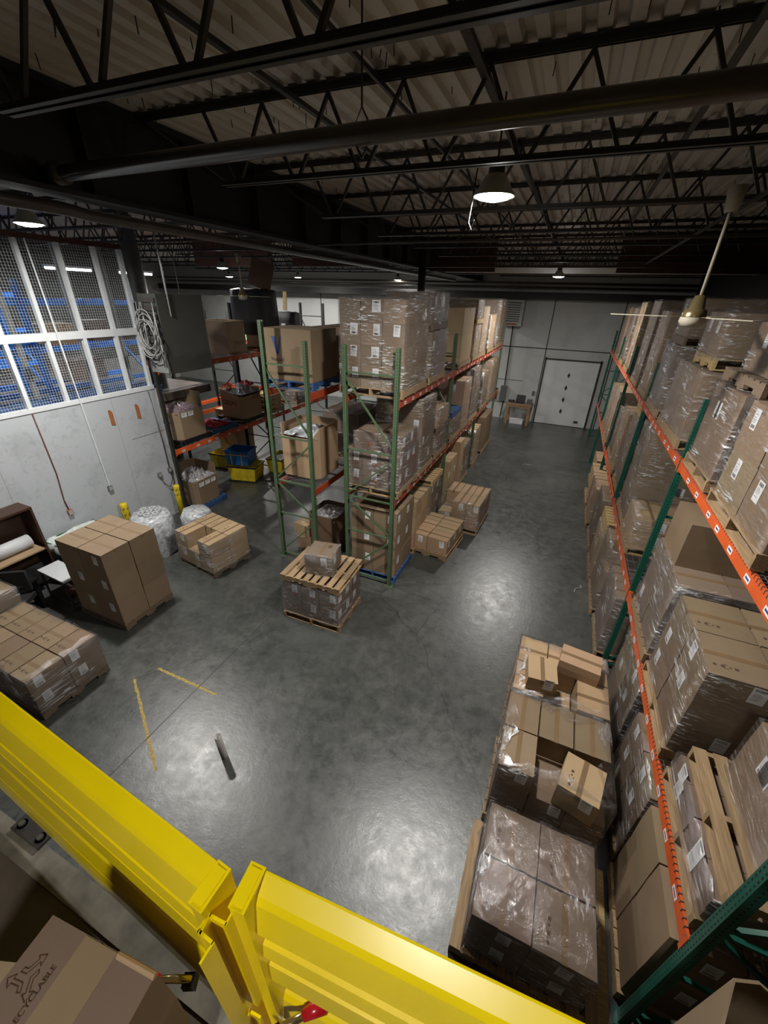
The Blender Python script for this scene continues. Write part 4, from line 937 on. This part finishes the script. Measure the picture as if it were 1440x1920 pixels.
# wrapped rolls of foam behind the low load
def roll(label, x, y, r, h, rot):
    q = MB(); n = 26; rr = random.Random(int(x * 10))
    prof = [(r * .9, 0), (r, .1), (r * 1.02, h * .5), (r, h * .9), (r * .8, h)]; vs = []
    for rad, z in prof:
        for j in range(n): a = 6.283 * j / n; k = rad * rr.uniform(.93, 1.06); vs.append((k * math.cos(a), k * math.sin(a), z + rr.uniform(-.02, .02)))
    fs = []
    for i in range(len(prof) - 1):
        for j in range(n): fs.append((i * n + j, i * n + (j + 1) % n, (i + 1) * n + (j + 1) % n, (i + 1) * n + j))
    q.add(vs, fs + [tuple(range((len(prof) - 1) * n, len(prof) * n))], 'bag'); o = mk('plastic_roll_bundle', q, loc=(x, y, 0), rot=(0, 0, rot), label=label, cat='bundle', smooth=True)
    return o
b1 = roll('plastic-bagged bundle of white tubes by the wall', -8.15, 5.45, .46, 1.02, 0)
for i in range(7):
    a = i * 6.283 / 6 if i < 6 else 0; rr_ = .19 if i < 6 else 0
    q = MB(); q.lathe([(.042, 0), (.066, 0), (.066, .05), (.042, .05), (.042, .004)], 'white_paint', 16); q.lathe([(.0005, .02), (.043, .02)], 'ink', 16)
    mk('tube_end', q, loc=(rr_ * math.cos(a), rr_ * math.sin(a) * .9, 1.03), parent=b1)
roll('crumpled clear plastic bundle right of the tube bundle', -7.62, 6.25, .35, .85, .5)

# ------------------------------------------------------------------ left corner: bin, cart, cabinet
e = link('waste_bin', None, (-8.75, 4.25, 0), (0, 0, 0), label='dark green bin with a pale liner beside the tall bare load', cat='bin')
q = MB(); vs = []
for z, k in ((0, .85), (.92, 1)):
    for i, j in ((-1, -1), (1, -1), (1, 1), (-1, 1)): vs.append((i * .38 * k, j * .52 * k, z))
q.add(vs, [(0, 3, 2, 1), (0, 1, 5, 4), (1, 2, 6, 5), (2, 3, 7, 6), (3, 0, 4, 7)], 'bin_green'); mk('bin_body', q, parent=e)
q = MB()
for s in (-1, 1): q.box(-.4, .4, s * .52 - .015, s * .52 + .015, .91, .95, 'bin_green'); q.box(s * .38 - .015, s * .38 + .015, -.54, .54, .91, .95, 'bin_green')
mk('bin_rim', q, parent=e)
liner = plain('liner', (.50, .56, .54), .35, noise=.2, scale=8, bump=.4, bscale=12)
q = MB(); vs = []
for z, k in ((.78, 1.06), (.955, 1.05), (.955, .94), (.45, .82)):
    for i in range(28):
        a = 6.283 * i / 28; c, s = math.cos(a), math.sin(a); m_ = min(1 / max(abs(c), abs(s)), 1.32); j_ = R.uniform(.98, 1.02); vs.append((c * m_ * .38 * k * j_, s * m_ * .52 * k * j_, z + R.uniform(-.03, .02)))
fs = []
for r0 in range(3):
    for i in range(28): fs.append((r0 * 28 + i, r0 * 28 + (i + 1) % 28, (r0 + 1) * 28 + (i + 1) % 28, (r0 + 1) * 28 + i))
fs.append(tuple(range(84, 112))); q.add(vs, fs, 'liner'); mk('bin_liner', q, parent=e, smooth=True)
e = link('service_cart', None, (-8.1, 3.36, 0), (0, 0, -.04), label='small dark cart with a flat grey-white top beside the green bin', cat='cart')
onebox('cart_top', -.42, .42, -.18, .2, .74, .77, 'white_paint', parent=e)
for x in (-.38, .38):
    for y in (-.15, .17): q = MB(); q.bar((x, y, .06), (x, y, .74), .03, .03, 'ink'); mk('leg', q, parent=e)
onebox('cart_shelf', -.4, .4, -.16, .18, .2, .22, 'ink', parent=e)
for x in (-.35, .35): q = MB(); q.tube([(x - .015, -.1, .05), (x + .015, -.1, .05)], .05, 'ink', 12); mk('caster', q, parent=e)
q = MB(); q.lathe([(.0005, 0), (.08, 0), (.1, .14), (.0005, .15)], 'red_cable', 14); mk('red_canister', q, loc=(-8.0, 3.36, .225), label='dull red canister on the shelf of the dark cart', cat='canister', smooth=True)
# black office chair shape beside the cabinet
e = link('office_chair', None, (-8.35, 2.62, 0), (0, 0, .6), label='black swivel chair in the dark between cabinet and cart', cat='chair')
q = MB(); q.box(-.24, .24, -.24, .24, .44, .52, 'dark_cover'); mk('seat', q, parent=e)
q = MB(); q.box(-.22, .22, .2, .26, .58, 1.0, 'dark_cover'); mk('backrest', q, parent=e)
q = MB(); q.tube([(0, 0, .1), (0, 0, .45)], .03, 'ink'); mk('gas_lift', q, parent=e)
for i in range(5):
    a = i * 1.2566; q = MB(); q.bar((0, 0, .09), (.28 * math.cos(a), .28 * math.sin(a), .06), .04, .03, 'ink'); q.tube([(.28 * math.cos(a), .28 * math.sin(a) - .02, .03), (.28 * math.cos(a), .28 * math.sin(a) + .02, .03)], .03, 'ink'); mk('leg', q, parent=e)
# cabinet against wall
e = link('wall_cabinet', None, (-9.26, 2.75, 0), label='open dark wooden cabinet against the white wall, left edge', cat='cabinet')
for nm, a in (('side_panel', (0, .42, .86, .90, 0, 1.82)), ('side_panel', (0, .42, -.15, -.11, 0, 1.82)), ('top_panel', (0, .42, -.15, .90, 1.82, 1.86)), ('back_panel', (0, .02, -.11, .86, .5, 1.82)), ('shelf', (0, .42, -.11, .86, .92, .97))):
    onebox(nm, *a, 'dark_wood', parent=e)
for nm, a, mt, lab in (('cardboard_sheet', (.06, .40, -.08, .80, .975, 1.0), 'card', 'flat brown cardboard sheets lying on the cabinet shelf'), ('cardboard_sheet', (.10, .55, .0, .78, 1.001, 1.03), 'card_light', 'kraft cardboard sheets with white stickers on the cabinet shelf')):
    onebox(nm, *[v + (-9.26 if i < 2 else 2.75 if i < 4 else 0) for i, v in enumerate(a)], mt, label=lab, cat='cardboard')
q = MB(); q.tube([(0, -.35, 0), (0, .42, 0)], .13, 'white_paint', 18); mk('paper_roll', q, loc=(-9.0, 3.05, 1.165), smooth=True, label='large white paper roll lying in the dark cabinet', cat='roll')
e = link('work_bench', None, (-8.55, 3.0, 0), label='small black stool-height bench in front of the dark cabinet', cat='bench')
onebox('bench_top', -.22, .18, -.3, .1, .66, .70, 'black_plastic', parent=e)
for y in (-.25, .05): onebox('leg', -.18, .14, y - .03, y + .03, 0, .66, 'black_plastic', parent=e)

# ------------------------------------------------------------------ white mesh wall above the drywall
e = link('mesh_partition', None, (-9.33, 0, 0), label='white stud and wire-mesh partition on top of the white wall', cat='partition')
yS = (-.4, .9, 2.2, 3.0, 3.75, 4.46, 5.17, 5.88, 6.58, 7.15)
for y in yS: onebox('stud', -.045, .045, y - .035, y + .035, 3.42, 6.33, 'white_stud', parent=e)
onebox('bottom_rail', -.05, .06, -1, 7.2, 3.42, 3.50, 'white_stud', parent=e)
onebox('middle_rail', -.04, .05, -1, 7.2, 4.66, 4.80, 'white_stud', parent=e)
onebox('top_rail', -.05, .05, -1, 7.2, 6.33, 6.42, 'redbrown', parent=e)
q = MB(); y = -.9
while y < 7.2: q.box(-.052, -.048, y - .0013, y + .0013, 3.5, 6.33, 'white_wire'); y += .05
z = 3.55
while z < 6.33: q.box(-.052, -.048, -1, 7.2, z - .0013, z + .0013, 'white_wire'); z += .05
mk('wire_mesh', q, parent=e, kind='stuff')
q = MB(); q.tube([(-9.22, 5.30, 6.33), (-9.22, 5.36, 3.42), (-9.25, 5.42, 1.5)], .014, 'white_stud', 8); mk('surface_conduit', q, label='thin white conduit running down the mesh wall to an outlet', cat='conduit')
for y, yy in ((5.95, 0), (6.62, 1)):
    q = MB(); q.add([(0, -.045, -.16), (0, .045, -.18), (0, .045, .12), (0, .0, .18), (0, -.045, .17), (.012, -.045, -.16), (.012, .045, -.18), (.012, .045, .12), (.012, .0, .18), (.012, -.045, .17)],
        [(5, 6, 7, 8, 9), (4, 3, 2, 1, 0), (0, 1, 6, 5), (1, 2, 7, 6), (2, 3, 8, 7), (3, 4, 9, 8), (4, 0, 5, 9)], 'plate_orange')
    mk('bare_wall_patch', q, loc=(-9.289, y, 2.98), label=('right' if yy else 'left') + ' bare brown patch in the upper white wall', cat='patch')
def outlet(label, y, z, m='conduit', cord=None, cm='ink'):
    e = link('outlet_box', None, (-9.285, y, z), label=label, cat='outlet')
    onebox('box_body', 0, .05, -.05, .05, -.06, .06, m, parent=e); onebox('face_plate', .05, .056, -.04, .04, -.05, .05, 'heater_light', parent=e)
    if cord: q = MB(); q.tube(cord, .010, cm, 7); mk('cord', q, parent=e, smooth=True)
outlet('grey outlet box in the middle of the white wall', 5.42, 1.43)
outlet('outlet with an orange-red plug and cable on the white wall', 4.45, 1.26, 'plate_orange', [(.02, 0, 0), (.03, -.03, .3), (.02, .02, .9), (.02, .0, 2.15)], 'red_cable')
outlet('outlet box near the wall corner with a looping cord', 6.75, 1.27, 'conduit', [(.03, 0, -.05), (.06, .05, -.25), (.06, .2, -.42), (.05, .33, -.25), (.03, .36, .0)])
outlet('second outlet box right beside the wall corner', 7.08, 1.3, 'conduit', [(.02, 0, .05), (.03, -.02, .8), (.02, -.08, 2.1)], 'conduit')

# ------------------------------------------------------------------ room behind the mesh: blue racking
mb = MB(); mb.box(-17.5, -9.47, -4, 9.2, 3.0, 3.2, 'mezz'); mk('upper_floor_slab', mb, kind='structure')
def brack(label, x, ys, levels, H, z0):
    e = link('blue_rack', None, (0, 0, 0), label=label, cat='rack')
    for xx in (x, x - 1.05):
        for y in ys: onebox('upright_post', xx - .05, xx + .05, y - .045, y + .045, z0, H, 'blue_rack', parent=e)
        for z in levels:
            onebox('load_beam', xx - .03, xx + .03, ys[0], ys[-1], z, z + .12, 'blue_rack', parent=e)
    for y in ys: q = MB(); q.bar((x, y, z0 + .2), (x - 1.05, y, z0 + 1.1), .04, .04, 'blue_rack'); mk('diagonal_brace', q, parent=e)
    return e
brack('bright blue pallet rack seen through the white mesh', -11.4, (3.3, 6.05, 8.8), (3.3, 4.2, 5.2), 5.7, 3.2)
brack('farther blue pallet rack deep behind the mesh', -14.6, (1.5, 4.6, 7.7), (3.5, 4.4, 5.3), 5.6, 3.2)
for i, (x, y, z, w, d, h, mt, lab) in enumerate((
    (-11.95, 4.4, 3.43, .9, 1.1, .55, 'card', 'brown carton on the lowest blue shelf behind the mesh'),
    (-11.95, 7.2, 3.43, .8, .9, .5, 'card_pink', 'dull carton on the lowest blue shelf, right of the blue post'),
    (-11.95, 4.2, 4.33, .8, 1.0, .5, 'card', 'brown carton on the middle blue shelf behind the mesh'),
    (-11.95, 6.9, 4.33, .8, .8, .45, 'card_light', 'kraft carton on the middle blue shelf, right'),
    (-11.95, 7.9, 4.33, .6, .6, .5, 'card_pink', 'small dull carton at the right end of the middle blue shelf'),
    (-11.95, 5.2, 5.33, .8, 1.2, .4, 'card', 'brown carton on the top blue shelf behind the mesh'))):
    carton(x, y, z, w, d, h, lab, None, mt, 'x', 0, '')
for i, (y, m_) in enumerate(((4.05, 'blue_wood'), (6.55, 'blue_wood'), (1.5, 'blue_wood'))):
    q = MB(); q.box(-.5, .5, -1.2, 1.2, 0, .1, m_); q.box(-.5, .5, -1.2, 1.2, .14, .2, m_); mk('blue_platform', q, loc=(-10.15, y, 3.2), label=['blue low platform just behind the mesh, middle', 'blue low platform just behind the mesh, right end', 'blue low platform just behind the mesh, left end'][i], cat='platform')
for i, (x, y) in enumerate(((-10.6, 5.3), (-10.6, 6.6), (-10.6, 7.6), (-10.6, 4.0))):
    onebox('grey_post', x - .04, x + .04, y - .05, y + .05, 3.2, 6.5, 'grey_stud', label=['grey wooden post behind the mesh, second from left', 'grey wooden post behind the mesh, third from left', 'grey wooden post behind the mesh, rightmost', 'grey wooden post behind the mesh, leftmost'][i], cat='post')
for i, (x, y, l) in enumerate(((-12.6, 4.2, 1.2), (-13.2, 5.9, 1.2), (-14.0, 9.0, 1.3), (-14.0, 11.2, 1.2))):
    e = link('tube_light', None, (x, y, 6.05), label=['bright tube light behind the mesh, leftmost', 'bright tube light behind the mesh, second from left', 'tube light behind the mesh, third from left', 'tube light behind the mesh, rightmost'][i], cat='lamp', group='tube lights behind the mesh')
    onebox('light_housing', -.09, .09, -l / 2, l / 2, .03, .09, 'white_paint', parent=e); q = MB(); q.tube([(0, -l / 2, 0), (0, l / 2, 0)], .035, 'lens_cool', 10); mk('light_tube', q, parent=e)
    q = MB(); q.tube([(0, 0, .09), (0, 0, 1.065)], .006, 'joist', 6); mk('lamp_stem', q, parent=e)
    la = bpy.data.lights.new('tube_glow', 'AREA'); la.shape = 'RECTANGLE'; la.size = .15; la.size_y = l; la.energy = 60; la.color = (.85, .93, 1)
    lo = bpy.data.objects.new('tube_glow', la); C.objects.link(lo); lo.parent = e; lo.location = (0, 0, -.05)

# hanging grey unit with coiled cables
e = link('unit_heater', None, (-7.87, 6.95, 4.02), label='big dark grey hanging heater unit in front of the left rack', cat='heater')
onebox('heater_case', -.25, .25, -.55, .62, 0, 1.5, 'heater_grey', parent=e)
onebox('end_panel', -.24, .24, -.60, -.56, .02, .5, 'col_grey', parent=e)
for i in range(6): onebox('louver', -.22, .22, -.585, -.56, .6 + i * .15, .68 + i * .15, 'ink', parent=e)
q = MB()
for x, y in ((.2, .1), (-.2, .1)): q.tube([(x, y, 1.5), (x, y, 3.09)], .010, 'joist', 6)
mk('hanger_rod', q, parent=e)
q = MB(); q.tube([(.27, -.3, 2.5), (.27, -.28, 1.1)], .016, 'conduit', 7); mk('drop_rod', q, parent=e)
q = MB(); rc = random.Random(3)
for k in range(9):
    r0 = rc.uniform(.16, .27); cx, cz = rc.uniform(-.05, .05), .72 + rc.uniform(-.16, .2); pts = [(cx + r0 * math.cos(6.283 * j / 18), -.64 - .012 * k + rc.uniform(-.01, .01), cz + r0 * 1.45 * math.sin(6.283 * j / 18)) for j in range(19)]
    q.tube(pts, .011, 'cable', 6)
for k in range(6): 
    a = rc.uniform(-.25, .25); q.tube([(a, -.62, 1.35), (a + rc.uniform(-.1, .1), -.68, .9), (a + rc.uniform(-.1, .1), -.64, .15)], .010, 'cable', 6)
o = mk('cable_coil', q, loc=(-7.87, 6.95, 4.02), smooth=True, label='tangled coil of pale cables hung on the end of the grey heater', cat='cable')

# ------------------------------------------------------------------ rear wall things
e = link('wall_heater', None, (-2.86, 22.0, 4.52), label='pale louvred heater hung high on the rear wall', cat='heater')
onebox('heater_case', -.52, .52, -.3, .38, 0, 1.1, 'heater_light', parent=e)
for i in range(9): onebox('louver', -.4, .38, -.335, -.29, .2 + i * .095, .235 + i * .095, 'ink', parent=e)
onebox('name_plate', -.3, .3, -.31, -.3, .05, .12, 'red_print', parent=e)
q = MB(); q.tube([(-2.78, 22.36, 4.5), (-2.72, 22.36, 1.7)], .03, 'trim_dark', 8); q.tube([(-2.66, 22.36, .9), (-2.7, 22.36, .05)], .03, 'trim_dark', 8); mk('wall_conduit', q, label='dark vertical conduit on the rear wall under the heater', cat='conduit')
onebox('switch_box', -2.86, -2.56, 22.2, 22.38, .92, 1.68, 'conduit', label='grey electrical switch box on the rear wall beside the desk', cat='box')
e = link('fire_extinguisher', None, (-3.1, 22.32, .95), label='small red-brown extinguisher on the rear wall left of the switch box', cat='extinguisher')
q = MB(); q.lathe([(.0005, 0), (.07, 0), (.075, .4), (.03, .5), (.0005, .51)], 'plate_orange', 14); mk('cylinder_body', q, parent=e, smooth=True); onebox('valve_handle', -.05, .09, -.02, .02, .51, .58, 'ink', parent=e)
e = link('wooden_desk', None, (-1.75, 21.75, 0), (0, 0, -.03), label='small wooden desk against the rear wall beside the big door', cat='desk')
onebox('desk_top', -.62, .62, -.4, .4, .95, 1.02, 'desk_wood', parent=e)
onebox('apron', -.58, .58, -.38, -.34, .85, .95, 'desk_wood', parent=e)
for x in (-.52, .52):
    for y in (-.34, .34): onebox('leg', x - .06, x + .06, y - .05, y + .05, 0, .95, 'desk_wood', parent=e)
e = link('laptop', None, (-1.75, 21.7, 1.02), label='open black laptop on the wooden desk', cat='laptop')
onebox('keyboard_base', -.22, .22, -.16, .16, 0, .025, 'ink', parent=e); q = MB(); q.box(-.22, .22, 0, .02, 0, .34, 'ink'); mk('screen', q, loc=(0, .16, .025), rot=(-.2, 0, 0), parent=e)
onebox('desk_phone', -2.32, -2.02, 21.6, 21.85, 1.02, 1.12, 'ink', label='black phone on the left of the wooden desk', cat='phone')
onebox('label_printer', -1.42, -1.18, 21.55, 21.9, 1.02, 1.22, 'conduit', label='grey printer on the right of the wooden desk', cat='printer')
onebox('paper_stack', -2.1, -1.45, 21.5, 21.8, 0.0, .22, 'paper', label='white papers stacked on the floor under the desk', cat='paper')
onebox('wall_phone', -1.3, -1.18, 22.3, 22.385, 1.35, 1.55, 'conduit', label='small grey switch on the rear wall above the desk', cat='switch')

# ------------------------------------------------------------------ ceiling fans
def fan(label, x, y, zb, zt, rot):
    e = link('ceiling_fan', None, (x, y, zb), (0, 0, 0), label=label, cat='fan')
    q = MB(); q.lathe([(.0005, 0), (.085, .01), (.11, .05), (.105, .085)], 'ivory', 24); q.lathe([(.10, .09), (.098, .11), (.085, .15), (.065, .155), (.045, .26), (.018, .27)], 'brass', 24); mk('motor_housing', q, parent=e, smooth=True)
    q = MB(); q.tube([(0, 0, .27), (0, 0, zt - zb)], .014, 'ivory', 10); mk('down_rod', q, parent=e, smooth=True)
    q = MB(); q.lathe([(.035, 0), (.045, .0), (.075, .18), (.0005, .181)], 'ivory', 18); mk('ceiling_canopy', q, loc=(0, 0, zt - zb - .18), parent=e, smooth=True)
    for i in range(3):
        a = rot + i * 2.0944
        q = MB(); q.box(.12, .25, -.015, .015, .085, .09, 'brass'); q.box(.22, .70, -.055, .055, .083, .089, 'ivory'); mk('fan_blade', q, rot=(0, 0, a), parent=e)
fan('brass and ivory ceiling fan hanging over the right-hand rack', 1.0, 5.0, 5.42, 6.48, math.pi - .05)
fan('small dim ceiling fan hanging in front of the black covered bin', -7.7, 9.0, 5.42, 6.4, .3)

# ------------------------------------------------------------------ PVC stub in the floor
e = link('pipe_stub', None, (-3.17, 2.21, 0), (.03, -.02, 0), label='grey upright pipe stub standing alone on the open floor', cat='pipe')
q = MB(); q.lathe([(.045, 0), (.045, .45), (.037, .45), (.036, .2), (.0005, .2)], 'pvc', 20); mk('pipe_body', q, parent=e, smooth=True)
q = MB(); q.lathe([(.0005, .3), (.0355, .3)], 'ink', 16); mk('pipe_bore', q, parent=e)

# scraps on the floor
for i, (x, y, a) in enumerate(((-.75, 15.6, .2), (1.2, 8.1, 1.0), (1.1, 10.4, .4))):
    q = MB(); q.tube([(0, 0, .01), (.12, .05, .02), (.26, .0, .01), (.34, .06, .012)], .008, 'bag', 5); mk('film_scrap', q, loc=(x, y, 0), rot=(0, 0, a), label=['curl of film on the far aisle floor near the rear door', 'film scrap on the floor by the second right bay', 'film scrap on the floor by the third right bay'][i], cat='scrap')

# ------------------------------------------------------------------ mezzanine edge, guard rails, latch
mb = MB(); mb.box(-6, 1.3, -3.0, .19, 3.45, 3.60, 'mezz'); mz = mk('mezzanine_floor', mb, kind='structure')
onebox('edge_nosing', -6, 1.3, .13, .215, 3.44, 3.606, 'mezz_edge', parent=mz)
PROF = [(0, 0), (.028, -.02), (.036, -.035), (.050, -.125), (.040, -.14), (.004, -.155), (.004, -.175), (.046, -.19), (.052, -.235), (.046, -.25), (.004, -.27), (.004, -.29), (.046, -.305), (.050, -.385), (.028, -.40), (0, -.41)]
def railpanel(q, x0, x1, zt, yb, mat='yellow'):
    n = len(PROF); vs = []; t = .004
    for x in (x0, x1):
        for p, z in PROF: vs.append((x, yb - p, zt + z))
    for x in (x0, x1):
        for p, z in PROF: vs.append((x, yb - p + t, zt + z))
    fs = []
    for i in range(n - 1):
        fs.append((i, i + 1, n + i + 1, n + i)); fs.append((2 * n + i + 1, 2 * n + i, 3 * n + i, 3 * n + i + 1))
        fs.append((i, 2 * n + i, 2 * n + i + 1, i + 1)); fs.append((n + i + 1, 3 * n + i + 1, 3 * n + i, n + i))
    fs.append((0, n, 3 * n, 2 * n)); fs.append((n - 1, 3 * n - 1 + 0, 4 * n - 1, 2 * n - 1))
    q.add(vs, fs, mat)
def gate(label, px, py, rot, side):
    """origin at the meeting post; panel extends to -x (side -1) or +x (side 1)"""
    e = link('guard_gate', None, (px, py, 3.6), (0, 0, rot), label=label, cat='guard rail')
    L = 1.75
    for z in (1.05, .50):
        q = MB(); a, b_ = (-L, -.018) if side < 0 else (.018, L); railpanel(q, a, b_, z, .028); mk('corrugated_rail', q, parent=e)
    q = MB(); w = .0155; q.box(-w, w, -.034, .034, .03, 1.046, 'yellow'); mk('end_post', q, parent=e)
    q = MB(); q.box(-w - .001, w + .001, -.035, .035, 1.046, 1.052, 'yellow'); q.box(-w * .7, w * .7, -.028, .028, 1.052, 1.0545, 'yellow'); mk('post_cap', q, parent=e)
    # angle-iron stops on the meeting side
    s = -side
    q = MB(); q.box(min(s * w, s * (w + .035)), max(s * w, s * (w + .035)), -.05, -.045, .55, 1.02, 'yellow'); q.box(s * (w + .035) - .002, s * (w + .035) + .002, -.075, -.045, .55, 1.02, 'yellow')
    q.box(s * w - .002, s * w + .002, -.05, -.03, .55, 1.02, 'yellow'); mk('latch_channel', q, parent=e)
    q = MB(); q.box(min(s * w, s * (w + .03)), max(s * w, s * (w + .03)), -.055, -.05, .1, .48, 'yellow'); q.box(s * (w + .03) - .002, s * (w + .03) + .002, -.08, -.05, .1, .48, 'yellow'); mk('latch_channel', q, parent=e)
    return e
gL = gate('yellow corrugated guard rail gate on the left, ending at the meeting posts', -.394, .183, -.062, -1)
gR = gate('yellow corrugated guard rail gate on the right, crossing the bottom of the picture', -.331, .209, .080, 1)
q = MB(); q.box(-1.80, -1.70, -.02, .03, .0, 1.0, 'yellow'); mk('hinge_post', q, parent=gL)
# toggle clamps with red grips
def clamp(label, x, y, z, rot, tilt):
    e = link('toggle_clamp', None, (x, y, z), (0, tilt, rot), label=label, cat='clamp')
    onebox('clamp_base', -.02, .012, -.014, .014, -.03, .0, 'hole', parent=e)
    q = MB(); q.tube([(-.01, 0, 0), (.03, 0, .012), (.075, 0, .012)], .0085, 'brass', 10); mk('clamp_lever', q, parent=e, smooth=True)
    q = MB(); q.tube([(.07, 0, .012), (.125, 0, .012)], .014, 'red_plastic', 14, rs=[.0115, .019]); mk('red_grip', q, parent=e, smooth=True)
clamp('red-gripped clamp lever on the right gate', -.30, .15, 4.07, .75, -.1)
clamp('red-gripped clamp lever pointing left on the left gate', -.565, .135, 4.03, math.pi + .45, 0)
# floor anchor plate of left gate
e = link('anchor_plate', None, (-1.62, .24, 3.607), (0, 0, 0), label='black anchor plate with two bolts at the left gate foot', cat='plate')
onebox('base_plate', -.09, .09, -.05, -.01 + .02, 0, .012, 'ink', parent=e)
for x in (-.06, .06): q = MB(); q.lathe([(.0005, .022), (.012, .022), (.012, .012), (.02, .012)], 'steel', 12); mk('anchor_bolt', q, loc=(x, -.02, 0), parent=e)

# cartons on the mezzanine
bx = carton(-.662, -.152, 3.95, .30, .46, .35, 'big carton with a recycling symbol lying nearest the camera', None, 'card_pink', 'y', .10, '', tape=False, name='recyclable_carton')
q = MB(); q.box(-.045, .045, -.228, .228, .35, .3512, 'card'); q.box(-.045, .045, .227, .2285, .28, .35, 'card'); mk('paper_tape', q, parent=bx)
q = MB(); q.tube([(.05, .226, .352), (.152, .226, .352)], .007, 'card_light', 8); mk('flap_edge', q, parent=bx)
# recycling symbol: three folded arrows outlined
q = MB(); mR = .022
def arrowout(q, rotz):
    pts = [(-.018, -.010), (-.005, -.010), (.006, .008), (.011, .004), (.010, .019), (-.004, .015), (.001, .011), (-.008, -.004), (-.016, -.004)]
    c, s = math.cos(rotz), math.sin(rotz); P = [Vector(((p[0]) * c - (p[1] + .014) * s, (p[0]) * s + (p[1] + .014) * c, 0)) for p in pts]
    for i in range(len(P)): q.bar(P[i] * 1.15, P[(i + 1) % len(P)] * 1.15, .0018, .0006, 'ink_brown')
for k in range(3): arrowout(q, k * 2.0944)
mk('recycling_symbol', q, loc=(-.105, .14, .3508), rot=(0, 0, .1), parent=bx)
link('printed_text', text_mesh('RECYCLABLE', .016, 'ink_brown'), (-.066, .125, .3508), (0, 0, math.pi / 2), parent=bx)
carton(-.68, -.17, 3.601, .33, .48, .34, 'carton underneath the one with the recycling symbol', None, 'card', 'y', .12, '')
carton(-1.02, -.22, 3.601, .30, .36, .42, 'lower brown carton left of the recycling carton', None, 'card', 'x', .35, '')
# open carton at the lower right
gaylord('open brown carton below the near green upright, bottom right', 1.74, 1.0, 1.25, .78, .85, 1.13, mat='card', rot=-.45)
gaylord('lower brown bin carrying the open carton at bottom right', 1.74, 1.0, 0.0, .8, .85, 1.24, mat='card', rot=-.45)
print('CARTONS', sum(1 for o in bpy.data.objects if o.name.startswith(('cardboard_box', 'shipping_carton'))), 'OBJ', len(bpy.data.objects))
